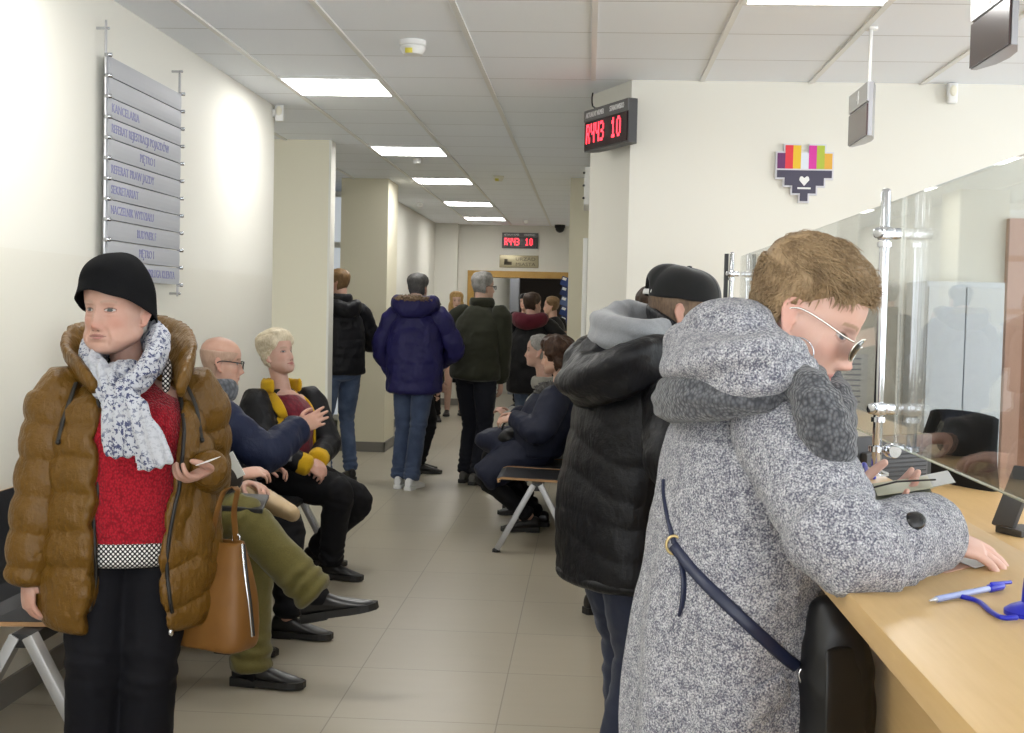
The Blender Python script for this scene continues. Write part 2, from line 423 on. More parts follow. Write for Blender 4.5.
def hand_pieces(mb, wr, d, back, side, size=1., curl=(.5, .55, .6, .65), thumb=.4, spread=.1):
    """palm, four fingers and a thumb. d: wrist->knuckles, back: normal of the back of the hand, side: towards the thumb"""
    d, back = nrm(d), A(back); back = nrm(back - d * (back @ d)); sd = np.cross(d, back); sd = sd if sd @ A(side) > 0 else -sd
    s = size; wr = A(wr)
    kn = wr + d * .088 * s
    mb.tube([wr - d * .03 * s, wr, wr + d * .035 * s, wr + d * .07 * s, kn], A([[.027, .021], [.027, .019], [.037, .0175], [.041, .0155], [.038, .012]]) * s, 14, side=sd, step=.012)
    for i, (off, L, r, dip) in enumerate([(.030, .072, .0088, .0), (.010, .080, .0090, .004), (-.0105, .074, .0086, .002), (-.029, .058, .0078, -.006)]):
        p = kn + sd * off * s + d * (dip - .004) * s; a = curl[i]; v = nrm(d + sd * spread * (1.2 - i * .8)); pts = [p - v * .015 * s, p]; ang = 0
        for j, fr in enumerate((.46, .30, .24)):
            ang += a * (.7, 1.0, .65)[j]; dirv = v * math.cos(ang) - back * math.sin(ang); p = p + dirv * L * fr * s; pts.append(p)
        mb.tube(pts, A([r * 1.05, r * 1.05, r, r * .92, r * .78]) * s, 9, side=sd, step=.006)
    tb = wr + d * .022 * s + sd * .024 * s - back * .004 * s; v1 = nrm(sd * .75 + d * .8 - back * .35 * (1 + thumb)); v2 = nrm(sd * (.45 - thumb * .5) + d * 1.0 - back * .5 * (1 + thumb)); v3 = nrm(sd * (.2 - thumb * .8) + d - back * .5 * (1 + thumb))
    p1 = tb + v1 * .04 * s; p2 = p1 + v2 * .033 * s; p3 = p2 + v3 * .026 * s
    mb.tube([tb - v1 * .012 * s, tb, p1, p2, p3], A([.014, .0145, .0112, .0100, .0082]) * s, 10, step=.006)
def ik(a, t, l1, l2, hint):
    a, t = A(a), A(t); v = t - a; L = np.linalg.norm(v); u = v / L
    if L > (l1 + l2) * .998: return a + u * l1 * L / (l1 + l2)
    x = (l1 * l1 - l2 * l2 + L * L) / (2 * L); h = math.sqrt(max(l1 * l1 - x * x, 1e-6)); q = A(hint) - u * (A(hint) @ u)
    return a + u * x + nrm(q) * h
def az(deg): return A(math.cos(math.radians(deg)), math.sin(math.radians(deg)), 0)
class Sk:
    """joints of one figure. facing in degrees from +X, anticlockwise"""
    def __init__(s, H, pelvis, facing, neck, shoulders=None, feet=None, hands=None, elbow=None, knee=None, toe=None, sh_w=.108, shrug=0., ua=.172, fa=.15):
        s.H = H; s.f = az(facing); s.r = np.cross(s.f, A(0, 0, 1)); sf = az(facing if shoulders is None else shoulders); s.sf = sf; s.sr = np.cross(sf, A(0, 0, 1))
        s.pel = A(pelvis); s.neck = A(neck); s.sp = s.neck - s.pel; s.L = np.linalg.norm(s.sp); s.spu = s.sp / s.L
        s.sr = nrm(s.sr - s.spu * (s.sr @ s.spu)) if abs(s.sr @ s.spu) > .05 else s.sr
        s.sh = {k: s.neck - s.spu * (.03 - shrug) * H + s.sr * q * sh_w * H for k, q in (('L', -1), ('R', 1))}
        s.hip = {k: s.pel + s.r * q * .05 * H for k, q in (('L', -1), ('R', 1))}
        s.wr, s.el, s.an, s.kn, s.toe = {}, {}, {}, {}, {}
        for k, q in (('L', -1), ('R', 1)):
            s.wr[k] = A(hands[k]) if hands and k in hands else s.sh[k] + s.sr * q * .03 * H + s.sf * .03 * H - A(0, 0, .315 * H)
            hint = A(elbow[k]) if elbow and k in elbow else s.sr * q * .6 - s.sf * .7 - A(0, 0, .3)
            s.el[k] = ik(s.sh[k], s.wr[k], ua * H, fa * H, hint)
            s.an[k] = A(feet[k]) if feet and k in feet else A(*(s.hip[k] + s.r * q * .015 * H)[:2], .045 * H)
            kh = A(knee[k]) if knee and k in knee else s.f
            s.kn[k] = ik(s.hip[k], s.an[k], .245 * H, .245 * H, kh)
            s.toe[k] = nrm(toe[k]) if toe and k in toe else nrm(s.f + s.r * q * .15)
    def spine(s, t, off=0.):
        if t >= 0: p = s.pel + s.sp * t
        else: p = s.pel + A(0, 0, 1) * t * s.L
        return p + s.sf * off
    def side(s, t): return nrm(s.r * (1 - min(max(t, 0), 1)) + s.sr * min(max(t, 0), 1))
    def torso(s, mb, rings, n=28, power=2.2, step=.03):
        """rings: (t, half width, half depth, forward offset)"""
        V, F = loft([s.spine(r[0], r[3] if len(r) > 3 else 0) for r in rings], [r[1:3] for r in rings], n, [s.side(r[0]) for r in rings], step, True, False, power)
        return mb.add(V, F)
    def arm(s, mb, k, r, end=1.0, n=16):
        a, e, w = s.sh[k], s.el[k], s.wr[k]; w = e + (w - e) * end; i = s.sr * (1 if k == 'L' else -1)
        return mb.tube([a + i * .04 * s.H / 1.7, a, a * .5 + e * .5, e, e * .5 + w * .5, w], [r[0] * .9, r[0], r[1], r[2], r[3], r[4]], n, step=.025)
    def lines(s): return [[s.spine(-1.2), s.pel, s.neck, s.neck + s.spu * .3], [s.sh['L'], s.el['L'], s.wr['L']], [s.sh['R'], s.el['R'], s.wr['R']]]
SKIN = {}
def skin(tone):
    if tone not in SKIN:
        m = mat('skin', tone, .48, spec=.4, sss=.12); t = NT(m); a = t.n('Attribute', attribute_name='Col'); t.color(a.outputs['Color'])
        t.normal(t.bump(t.noise(t.coord(), 260, 3).outputs[0], .12, .002)); SKIN[tone] = m
    return SKIN[tone]
def make_person(label, sk, hd, tone, voxel=.005, hands=None, paint=None, build=1., group=None, bare=1.0, hand_size=1., smooth=3):
    """one continuous body mesh; clothes and hair hang on it as children. hands: {'L': dict(d, back, side, ...)}"""
    H = sk.H / 1.72; b = build * H; mb = MB()
    mb.add(*hd.sculpt()); hd.ears(mb)
    nb = hd.w([0, -.022, -.055])
    mb.tube([sk.neck - sk.spu * .03, sk.neck * .55 + nb * .45, nb, hd.w([0, -.01, 0])], A([.062, .054, .054, .05]) * H * (.93 if hd.fem else 1.05), 20, step=.02)
    sk.torso(mb, [(-.06, .13 * b, .09 * b), (.1, .155 * b, .10 * b), (.4, .135 * b, .095 * b), (.7, .15 * b, .105 * b), (.92, .15 * b, .075 * b), (1.0, .07 * b, .06 * b)])
    for k in 'LR':
        mb.tube([sk.sh[k] - sk.sr * (1 if k == 'R' else -1) * .05, sk.sh[k], sk.sh[k] * .5 + sk.el[k] * .5, sk.el[k], sk.el[k] * .55 + sk.wr[k] * .45, sk.wr[k]], A([.045, .047, .042, .036, .035, .025]) * H, 14, step=.025)
        h = dict(d=sk.wr[k] - sk.el[k], back=sk.sr * (1 if k == 'R' else -1), side=sk.sf); h.update((hands or {}).get(k, {}))
        hand_pieces(mb, sk.wr[k], size=h.pop('size', hand_size * H), **h)
        mb.tube([sk.hip[k], sk.hip[k] * .5 + sk.kn[k] * .5, sk.kn[k], sk.kn[k] * .6 + sk.an[k] * .4, sk.an[k]], A([.08, .072, .055, .052, .036]) * H, 14, step=.03)
        mb.tube([sk.an[k] - A(0, 0, .015), sk.an[k] + sk.toe[k] * .055 - A(0, 0, .03)], A([.032, .020]) * H, 12)
    V, F = remesh(mb, voxel, smooth)
    L = hd.l(V); inh = (L[:, 2] > -.125) & (np.abs(L[:, 0]) < .1) & (np.abs(L[:, 1]) < .14)
    C = hd.paint(V, tone, **(paint or {}))
    for k in 'LR':
        dd = np.linalg.norm(V - sk.wr[k] - nrm(sk.wr[k] - sk.el[k]) * .1, axis=1); w = np.exp(-(dd / .09)**4)[:, None] * ~inh[:, None]
        nz = (.5 + .5 * noise(V * 70, 3))[:, None]
        C = C * (1 - .55 * w * nz) + A(tone) * A(1.0, .78, .74) * .55 * w * nz
    o = obj('person', (V, F), skin(tone), None, origin=(sk.pel[0], sk.pel[1], 0), col=C)
    return base(o, label, 'person', group)
def hair_shell(hd, root, m, thick, name='hair', noise_amp=.004, nfreq=(60, 60, 14), seed=1, extra=None, smooth=0):
    """thick(x, y, z) -> metres of hair over the head at that local point (<= 0: none)"""
    V, F = head_grid(90, 110, hd.jowl, hd.wide); V0 = V.copy(); c = A(0, -.01, .01)
    me_n = normals(V, F); t = thick(V0[:, 0], V0[:, 1], V0[:, 2])
    nn = noise_amp * fbm(V0 * A(nfreq), seed, 3)
    V = V0 + me_n * np.where(t > 0, t + nn * sstep(0, .008, t), np.maximum(t, -.014))[:, None]
    if extra is not None: V = extra(V0, V)
    return obj(name, (hd.w(V), F), m, root)
def hair_mat(name, c1, c2, rough=.5):
    if name in _cache: return _cache[name]
    m = mat(name, c1, rough, spec=.35); t = NT(m); co = t.coord()
    a = t.noise(t.n('Mapping', {'Vector': co, 'Scale': (220, 220, 40)}).outputs[0], 1, 3); b = t.noise(co, 30, 2)
    f = t.math('MULTIPLY_ADD', b.outputs[0], .5, t.math('MULTIPLY', a.outputs[0], .5))
    t.color(t.ramp(f, [(.32, c2), (.62, c1)]).outputs[0]); t.normal(t.bump(a.outputs[0], .5, .003)); _cache[name] = m; return m
def locks(hd, root, m, thick, flow, count=1500, length=.05, r=.0022, lift=.012, name='hair_locks', seed=3, dens=None, parent=None):
    """many thin tapering locks rooted on the scalp; flow(p) -> local direction, length may be a function"""
    V, F = head_grid(70, 90, hd.jowl, hd.wide); N = normals(V, F); t = thick(*V.T); w = (t > .0005).astype(float)
    if dens is not None: w *= dens(*V.T)
    w = w * np.sqrt(np.abs(V[:, 0])**2 + V[:, 1]**2 + .0004); g = np.random.default_rng(seed); idx = g.choice(len(V), count, p=w / w.sum()); mb = MB()
    VV = []; FF = []; n0 = 0; q = np.arange(4) * PI / 2
    for i in idx:
        p = V[i] + g.normal(0, .0015, 3); n = N[i]; d = A(flow(p)) + g.normal(0, .22, 3); d = nrm(d - n * (d @ n) * .8); L = (length(p) if callable(length) else length) * g.uniform(.7, 1.15); tt = t[i]
        s1 = np.cross(d, n); rr = r * g.uniform(.7, 1.4)
        for k in range(5):
            u = k / 4; c = p + d * L * u + n * (tt * (.35 + .75 * min(1, u * 2)) + lift * math.sin(u * PI * .8) - .008 * u * u * (L / .05)); a = rr * (1 - u * .85)
            VV += [c + s1 * a, c + n * a * .6, c - s1 * a, c - n * a * .6]
        for k in range(4):
            for j in range(4): FF.append((n0 + k * 4 + j, n0 + k * 4 + (j + 1) % 4, n0 + k * 4 + 4 + (j + 1) % 4, n0 + k * 4 + 4 + j))
        n0 += 20
    return obj(name, (hd.w(A(VV)), np.array(FF)), m, parent or root)
def shoe(root, an, toe, sk_h, m, ms, length=.27, floor=True, up=(0, 0, 1), boot=.022, white=None, name='shoe'):
    """upper and sole of one shoe. an: ankle joint, toe: heading"""
    f = nrm(toe); u = A(up); u = nrm(u - f * (u @ f)); s = np.cross(f, u); L = length
    g = A(an) - u * ((an[2] if floor else .075)) if not floor else A(an[0], an[1], 0)
    if not floor: g = A(an) - u * .085
    heel = g - f * .065 * L / .27
    prof = [(-.005, .020, .055 + boot), (.0, .030, .078 + boot), (.04, .034, .092 + boot), (.085, .036, .090 + boot * .5), (.125, .039, .078), (.17, .045, .064), (.21, .045, .050), (.245, .036, .042), (.265, .018, .032)]
    mb = MB(); n = 18; V = []; k = len(prof)
    for x, w, h in prof:
        x *= L / .27
        for j in range(n):
            a = 2 * PI * j / n; cx, cz = math.cos(a), math.sin(a)
            zz = .022 + (h - .022) * (.5 + .5 * cz) if True else 0
            ww = w * (abs(cx) ** .8) * (1 if cx > 0 else -1) * (1.0 - .18 * max(cz, 0))
            V.append(heel + f * x + s * ww + u * zz)
    F = [(i * n + j, i * n + (j + 1) % n, (i + 1) * n + (j + 1) % n, (i + 1) * n + j) for i in range(k - 1) for j in range(n)] + [tuple(range(n))[::-1], tuple((k - 1) * n + j for j in range(n))]
    V, F = apply_mods(A(V), F, lambda o: setattr(o.modifiers.new('s', 'SUBSURF'), 'levels', 2))
    o = obj(name, (V, F), m, root)
    out = [(-.010, .022), (-.004, .033), (.04, .037), (.09, .034), (.13, .039), (.18, .048), (.22, .048), (.25, .038), (.272, .018)]
    pts = [(x * L / .27, w) for x, w in out] + [(x * L / .27, -w) for x, w in out[::-1]]
    sb = MB(); hl = .0 if white else .006
    sb.prism(pts, heel + u * .006, f, s, u, .026); sb.prism([(p[0], p[1]) for p in pts if p[0] < .095 * L / .27], heel + u * .0005, f, s, u, .012)
    V, F = sb.VF(); obj('sole', (V, F), ms, o, smooth=False)
    return o
def wrinkle(V, N, amp, scale, seed=0, stretch=(1, 1, 1)):
    n = fbm(V * A(stretch) * scale, seed, 3); return V + N * (amp * (1 - 2 * np.abs(n)))[:, None]
def garment(name, root, mb, m, voxel=.008, smooth=3, cut=None, disp=None, wr=(.004, 14, 1), origin=None, after=2, col=None, **k):
    """union of pieces -> one cloth surface with folds"""
    V, F = remesh(mb, voxel, smooth)
    if cut: V, F = difference((V, F), cut); V, F = remesh((V, F), voxel * .8, after)
    N = normals(V, F)
    if wr: V = wrinkle(V, N, *wr)
    if disp is not None: V = V + N * disp(V)[:, None]
    V = lap(V, F, 1)
    return obj(name, (V, F), m, root, origin=origin, **k)
def puff(lines, spacing, amp, warp=.02, skew=None, spacings=None):
    """down quilting: ridges between seams that run round body and arms"""
    def f(V):
        W, S, D = along(V, lines); S = S + warp * noise(V * 7, 5) + .25 * warp * noise(V * 30, 9)
        if skew is not None: S = S + skew(V, W)
        sp = np.full(len(V), spacing) if spacings is None else np.asarray(spacings)[W]
        return amp * (np.abs(np.sin(PI * S / sp))**.42 - .68)
    return f
def trousers(root, sk, m, r=(.10, .085, .068, .064, .056), hem=.93, waist=.12, seat=(.17, .125), voxel=.008, wr=(.005, 13, 2), break_=1., name='trousers', hem_dz=0):
    mb = MB(); H = sk.H / 1.72
    sk.torso(mb, [(-.10, seat[0] * .8 * H, seat[1] * .8 * H), (.0, seat[0] * H, seat[1] * H), (waist + .08, seat[0] * .9 * H, seat[1] * .88 * H)])
    for k in 'LR':
        h, kn, an = sk.hip[k], sk.kn[k], sk.an[k]; e = kn + (an - kn) * hem
        mb.tube([h + A(0, 0, .02), h * .7 + kn * .3, h * .35 + kn * .65, kn, kn * .6 + e * .4, e * .85 + kn * .15, e], A([r[0], r[0] * .98, r[1], r[2], r[3], r[4], r[4] * 1.03]) * H, 18, step=.025)
    ln = [[sk.hip[k], sk.kn[k], sk.an[k]] for k in 'LR']
    def d(V):
        W, S, D = along(V, ln); t = S / (.49 * sk.H)
        z = np.exp(-((t - .92) / .09)**2) + .7 * np.exp(-((t - .5) / .09)**2) + .4 * np.exp(-((t - .08) / .1)**2)
        return break_ * .006 * z * np.sin(S * 2 * PI / .055 + 5 * noise(V * 9, 4))
    return garment(name, root, mb, m, voxel, 3, None, d, wr)
# ------------------------------------------------------------------ materials of the place
def wallmat(name, c, dado=None, dz=1.66):
    m = mat(name, c, .6, spec=.3); t = NT(m); co = t.coord(); n = t.noise(co, 1.3, 3)
    col = t.mix(t.math('MULTIPLY', n.outputs[0], .10), c, tuple(x * .9 for x in c))
    if dado:
        z = t.n('SeparateXYZ', {0: co}).outputs[2]; col = t.mix(t.math('LESS_THAN', z, dz), col, dado); 
        t.rough(t.math('MULTIPLY_ADD', t.math('LESS_THAN', z, dz), -.28, .6))
    t.color(col); t.normal(t.bump(t.noise(co, 220, 2).outputs[0], .06, .002)); return m
M = {}
M['wall'] = wallmat('cream_wall_paint', (.775, .76, .69))
M['wall_dado'] = wallmat('cream_wall_with_satin_dado', (.775, .76, .69), (.74, .72, .64))
M['wall_yellow'] = wallmat('yellowish_wall_paint', (.77, .73, .58))
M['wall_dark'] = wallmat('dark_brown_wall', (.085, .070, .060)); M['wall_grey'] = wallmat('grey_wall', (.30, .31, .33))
M['base'] = mat('grey_baseboard', (.20, .19, .175), .5)
M['white'] = mat('white_plastic', (.78, .78, .76), .4); M['cream_plastic'] = mat('cream_plastic', (.78, .75, .62), .4)
M['steel'] = mat('chrome', (.56, .57, .60), .11, 1); M['alu'] = mat('grey_painted_metal', (.42, .42, .42), .4, .6); M['lightalu'] = mat('brushed_aluminium', (.62, .62, .64), .32, .9)
M['black'] = mat('black_plastic', (.012, .012, .013), .42); M['dark'] = mat('dark_grey_plastic', (.05, .05, .052), .45)
M['led'] = mat('red_led', (.5, .01, .02), .4, emit=(1, .035, .06), estr=3.2); M['ledglass'] = mat('dark_display_window', (.030, .012, .014), .16)
M['lamp'] = mat('lit_diffuser', (.9, .9, .9), .5, emit=(1, .985, .955), estr=20)
def floor_mat():
    m = mat('grey_beige_floor_tiles', (.3, .28, .25), .3, spec=.45); t = NT(m); co = t.coord()
    s = t.n('SeparateXYZ', {0: co}); T = .6
    def edge(v, off, T=.6):
        f = t.math('FRACT', t.math('DIVIDE', t.math('ADD', v, off), T)); return t.math('GREATER_THAN', t.math('ABSOLUTE', t.math('SUBTRACT', f, .5)), .4962)
    g = t.math('MAXIMUM', edge(s.outputs[0], FX), edge(s.outputs[1], FY, .64))
    cell = t.n('TexWhiteNoise', {'Vector': t.n('CombineXYZ', {0: t.math('FLOOR', t.math('DIVIDE', t.math('ADD', s.outputs[0], FX), T)), 1: t.math('FLOOR', t.math('DIVIDE', t.math('ADD', s.outputs[1], FY), .64))}).outputs[0]})
    n = t.noise(co, 2.2, 4, .6); n2 = t.noise(t.n('Mapping', {'Vector': co, 'Scale': (3, 14, 1)}).outputs[0], 1.0, 3)
    c = t.mix(n.outputs[0], (.315, .282, .215), (.39, .355, .28)); c = t.mix(t.math('MULTIPLY', n2.outputs[0], .35), c, (.43, .39, .315))
    c = t.mix(t.math('MULTIPLY', cell.outputs[0], .16), c, (.29, .26, .20)); c = t.mix(t.math('MULTIPLY', g, .75), c, (.16, .14, .11))
    t.color(c); t.rough(t.math('MULTIPLY_ADD', n.outputs[0], .10, .285)); t.normal(t.bump(t.math('SUBTRACT', 1, g), .25, .002)); return m
_p = EYE / (EYE - P(330, 718, 5)[2]) * 5; FX = .3 - P(330, 718, _p)[0] % .6 + .3
_q = EYE / (EYE - P(420, 721, 5)[2]) * 5; FY = .64 - _q % .64
def ceiling_mat():
    m = mat('white_mineral_ceiling_tiles', (.82, .81, .80), .8, spec=.2); t = NT(m); co = t.coord(); s = t.n('SeparateXYZ', {0: co})
    f = t.math('FRACT', t.math('DIVIDE', t.math('ADD', s.outputs[1], .6 - 5.966 % .6), .6)); g = t.math('GREATER_THAN', t.math('ABSOLUTE', t.math('SUBTRACT', f, .5)), .4925)
    fx = t.math('FRACT', t.math('DIVIDE', t.math('ADD', s.outputs[0], 1.805), .6)); cell = t.n('TexWhiteNoise', {'Vector': t.n('CombineXYZ', {0: t.math('FLOOR', t.math('DIVIDE', t.math('ADD', s.outputs[0], 1.805), .6)), 1: t.math('FLOOR', t.math('DIVIDE', t.math('ADD', s.outputs[1], .6 - 5.966 % .6), .6))}).outputs[0]})
    c = t.mix(t.math('MULTIPLY', cell.outputs[0], .5), (.89, .92, .97), (.855, .885, .93)); c = t.mix(t.math('MULTIPLY', g, .7), c, (.40, .39, .38))
    t.color(c); t.normal(t.bump(t.noise(co, 160, 2).outputs[0], .08, .003)); return m
def wood_mat(name, c1, c2, scale=(2, 30, 30), rough=.35):
    m = mat(name, c1, rough, spec=.4); t = NT(m); co = t.coord(scale=scale); n = t.noise(co, 1.0, 4, .6); w = t.noise(co, 6, 2)
    f = t.math('MULTIPLY_ADD', w.outputs[0], .35, t.math('MULTIPLY', n.outputs[0], .65)); t.color(t.ramp(f, [(.3, c2), (.7, c1)]).outputs[0]); t.normal(t.bump(f, .05, .002)); return m
M['floor'] = floor_mat(); M['ceiling'] = ceiling_mat()
M['beech'] = wood_mat('beech_veneer', (.60, .41, .195), (.53, .345, .15), (18, 1.6, 18)); M['oak'] = wood_mat('golden_oak', (.52, .32, .09), (.44, .25, .06), (6, 6, 6)); M['doorwood'] = wood_mat('reddish_brown_wood', (.33, .16, .09), (.26, .12, .065), (20, 20, 2))
M['ply'] = mat('plywood_edge', (.42, .24, .11), .5)
def glass_mat():
    m = bpy.data.materials.new('clear_glass'); m.use_nodes = True; t = m.node_tree; t.nodes.clear(); o = t.nodes.new('ShaderNodeOutputMaterial'); x = t.nodes.new('ShaderNodeMixShader')
    tr = t.nodes.new('ShaderNodeBsdfTransparent'); tr.inputs[0].default_value = (.955, .972, .965, 1); gl = t.nodes.new('ShaderNodeBsdfGlossy'); gl.inputs['Roughness'].default_value = .004
    fr = t.nodes.new('ShaderNodeFresnel'); bf = t.nodes.new('ShaderNodeNewGeometry'); mr = t.nodes.new('ShaderNodeMapRange'); mr.inputs['To Min'].default_value = 1.5; mr.inputs['To Max'].default_value = 1 / 1.5; t.links.new(bf.outputs['Backfacing'], mr.inputs['Value']); t.links.new(mr.outputs[0], fr.inputs[0]); t.links.new(fr.outputs[0], x.inputs[0]); t.links.new(tr.outputs[0], x.inputs[1]); t.links.new(gl.outputs[0], x.inputs[2]); t.links.new(x.outputs[0], o.inputs[0]); return m
M['glass'] = glass_mat(); M['glass_edge'] = mat('green_glass_edge', (.35, .42, .33), .2, spec=.6)
# ------------------------------------------------------------------ the setting
CH = 2.775; WL = -2.08
def slab(a, b): a, b = A(a), A(b); return MB().box((a + b) / 2, np.abs(b - a))
structure('floor', slab((-6, -4, -.1), (6, 25, 0)), M['floor'])
structure('ceiling', slab((-6, -4, CH), (6, 25, CH + .1)), M['ceiling'])
tb = MB()
for i in range(-6, 12):
    X = -1.805 + .6 * i; y1 = 19.5 if X < -.1 else 7.15
    tb.box((X, (y1 - 4) / 2, CH - .004), (.026, y1 + 4, .010)); 
structure('trim_1', tb, M['white'])
structure('wall_left', slab((WL - .6, -4, 0), (WL, 8.25, CH)), M['wall_dado'])
structure('wall_outer', slab((-3.6, 8.1, 0), (-3.45, 19.5, CH)), M['wall'])
structure('wall_stub', slab((-3.45, 9.9, 0), (-2.058, 10.06, CH)), M['wall_yellow'])
structure('trim_2', slab((-2.058, 9.893, 0), (-2.040, 10.067, CH)), M['wall'])
structure('wall_column', slab((-2.53, 12.8, 0), (-2.05, 13.45, CH)), M['wall_yellow'])
structure('wall_far', slab((-2.6, 13.45, 0), (-2.36, 19.5, CH)), M['wall'])
DX0, DX1, DZ = P(474, 300, 19.5)[0], P(571.5, 300, 19.5)[0], P(520, 278, 19.5)[2]
bw = MB(); 
for a, b in (((-3.6, 19.5, 0), (DX0, 19.7, CH)), ((DX1, 19.5, 0), (.2, 19.7, CH)), ((DX0, 19.5, DZ), (DX1, 19.7, CH))): bw.merge(slab(a, b))
structure('wall_back', bw, M['wall'])
structure('wall_back_pier', slab((P(422, 300, 19.4)[0], 19.32, 0), (P(457, 300, 19.4)[0], 19.5, CH)), M['wall'])
rp = [(.21, 7.16), (6, 7.16), (6, 7.5), (.6, 7.5), (.6, 19.5), (-.012, 19.5), (-.012, 7.67)]
structure('wall_right', MB().prism(rp, (0, 0, 0), (1, 0, 0), (0, 1, 0), (0, 0, 1), CH), M['wall'])
structure('wall_pillar', slab((-.205, 12.43, 0), (-.012, 13.1, CH)), M['wall_yellow'])
structure('wall_office', slab((4.6, -4, 0), (4.75, 7.16, .85)), M['wall'])
bb = MB()
for a, b in (((WL, -4, 0), (WL + .012, 8.262, .1)), ((-3.45, 9.881, 0), (-2.04, 9.893, .1)), ((-2.04, 9.881, 0), (-2.028, 10.07, .1)), ((-2.53, 12.788, 0), (-2.038, 12.8, .1)), ((-2.05, 12.788, 0), (-2.038, 13.46, .1)), ((-2.36, 13.45, 0), (-2.348, 19.5, .1)), ((-2.36, 19.308, 0), (DX0 - .07, 19.32, .1)), ((-.024, 7.68, 0), (-.012, 19.5, .1))): bb.merge(slab(a, b))
structure('baseboard_left', bb, M['base'])
structure('baseboard_right', slab((.21, 7.148, 0), (4.6, 7.16, .1)), M['base'])
# doorway in the back wall and the dim room behind it
d2 = structure('door_2', slab((DX0 - .10, 19.44, 0), (DX0, 19.72, DZ + .10)).merge(slab((DX1, 19.44, 0), (DX1 + .10, 19.72, DZ + .10))).merge(slab((DX0, 19.44, DZ), (DX1, 19.72, DZ + .10))), M['oak'])
structure('wall_inner_left', slab((DX0 - .6, 22.4, 0), (P(512, 300, 22.4)[0], 22.5, CH)), M['wall'])
structure('wall_inner_post', slab((P(510, 300, 22.2)[0], 22.1, 0), (P(519, 300, 22.2)[0], 22.4, CH)), M['wall_grey'])
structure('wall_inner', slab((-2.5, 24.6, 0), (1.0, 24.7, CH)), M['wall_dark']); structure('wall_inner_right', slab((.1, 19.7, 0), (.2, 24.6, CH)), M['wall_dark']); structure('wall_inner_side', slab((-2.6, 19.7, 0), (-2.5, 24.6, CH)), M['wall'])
# window behind the columns; its pane glows by itself, as little light reaches it
w1 = structure('window_1', slab((-3.45, 13.30, .3), (-2.53, 13.32, 2.65)), mat('self_glowing_pane', (.55, .58, .62), .2, emit=(.62, .67, .72), estr=.55))
wf = MB()
for z in (.3, 1.0, 1.58, 2.12, 2.65): wf.box((-2.99, 13.28, z), (.92, .05, .06))
for x in (-3.43, -3.0, -2.55): wf.box((x, 13.28, 1.48), (.05, .05, 2.4))
structure('window_frame', wf, M['white'], w1)
# office door in the wall with the heart
dx = P(1004, 300, 7.15)[0]; dz = P(1010, 219, 7.15)[2]
dr = structure('door_1', slab((dx, 7.10, 0), (dx + .09, 7.165, dz)).merge(slab((dx + .95, 7.10, 0), (dx + 1.04, 7.165, dz))).merge(slab((dx + .09, 7.10, dz - .09), (dx + .95, 7.165, dz))), mat('pinkish_wood_frame', (.46, .27, .19), .5))
structure('door_leaf', slab((dx + .09, 7.125, .01), (dx + .95, 7.158, dz - .09)), M['doorwood'], dr)
structure('door_pane', slab((dx + .17, 7.115, 1.15), (dx + .8, 7.128, dz - .17)), mat('door_glass', (.35, .42, .5), .1), dr)
structure('door_handle', MB().tube([(dx + .14, 7.12, 1.02), (dx + .14, 7.07, 1.02), (dx + .25, 7.065, 1.02)], .01), M['steel'], dr)
# ------------------------------------------------------------------ ceiling fittings
frm = mat('white_lamp_frame', (.75, .75, .74), .4)
def ceiling_light(x, y, label):
    r = empty('ceiling_light', (x, y, CH), label, 'light', 'square ceiling lights')
    f = MB(); 
    for dx_, dy_, sx, sy in ((-.288, 0, .024, .6), (.288, 0, .024, .6), (0, -.288, .552, .024), (0, .288, .552, .024)): f.box((x + dx_, y + dy_, CH - .005), (sx, sy, .016))
    obj('frame', f, frm, r, smooth=False); obj('diffuser', MB().box((x, y, CH - .003), (.553, .553, .008)), M['lamp'], r, smooth=False)
for y, l in ((7.466, 'lit square ceiling panel nearest the camera, left of the near smoke detector'), (10.466, 'second lit ceiling panel along the corridor, in front of the first column'), (12.866, 'third lit ceiling panel along the corridor'), (15.6, 'fourth lit ceiling panel along the corridor'), (18.1, 'last lit ceiling panel, nearest the wooden doorway'), (4.166, 'lit ceiling panel above the camera, over the left bench'), (1.166, 'lit ceiling panel behind the one over the left bench')): ceiling_light(-1.505, y, l)
for x, y, l in ((.895, 5.066, 'lit ceiling panel over the counter, its edge at the top of the picture'), (.895, -.934, 'lit ceiling panel behind the camera on the counter side'), (-1.505, -1.834, 'lit ceiling panel behind the camera on the bench side'), (3.295, 5.066, 'lit ceiling panel deep over the office'), (3.295, 2.066, 'lit ceiling panel over the near part of the office'), (-1.0, 21.6, 'added unseen ceiling panel that brightens the room beyond the wooden doorway')): ceiling_light(x, y, l)  # last panel is an added lamp, unseen, to lighten the inner room
def detector(px, py, r, label, m, band=None, hgt=.05):
    q = P(px, py, 5); k = (CH - EYE) / (q[2] - EYE) * 5; c = P(px, py, k); o = obj('smoke_detector', MB().lathe([(r * .35, -hgt), (r * .75, -hgt * .95), (r, -hgt * .55), (r, -hgt * .45), (r * .9, -hgt * .4), (r * 1.05, -hgt * .3), (r * 1.05, 0)], (c[0], c[1], CH), 28), m, origin=(c[0], c[1], CH), angle=40)
    base(o, label, 'smoke detector')
    if band: obj('indicator', MB().box((c[0] - .012, c[1] - r * .55, CH - hgt * .78), (.035, .05, .022)), band, o)
ylw = mat('yellow_plastic', (.72, .62, .08), .4)
detector(413, 41, .062, 'white smoke detector with a yellow mark, nearest on the corridor ceiling', M['white'], ylw, .07)
detector(417.6, 158, .04, 'small round detector beside the second ceiling light', M['white']); detector(420, 203, .04, 'small flat detector beside the fourth ceiling light', M['white'])
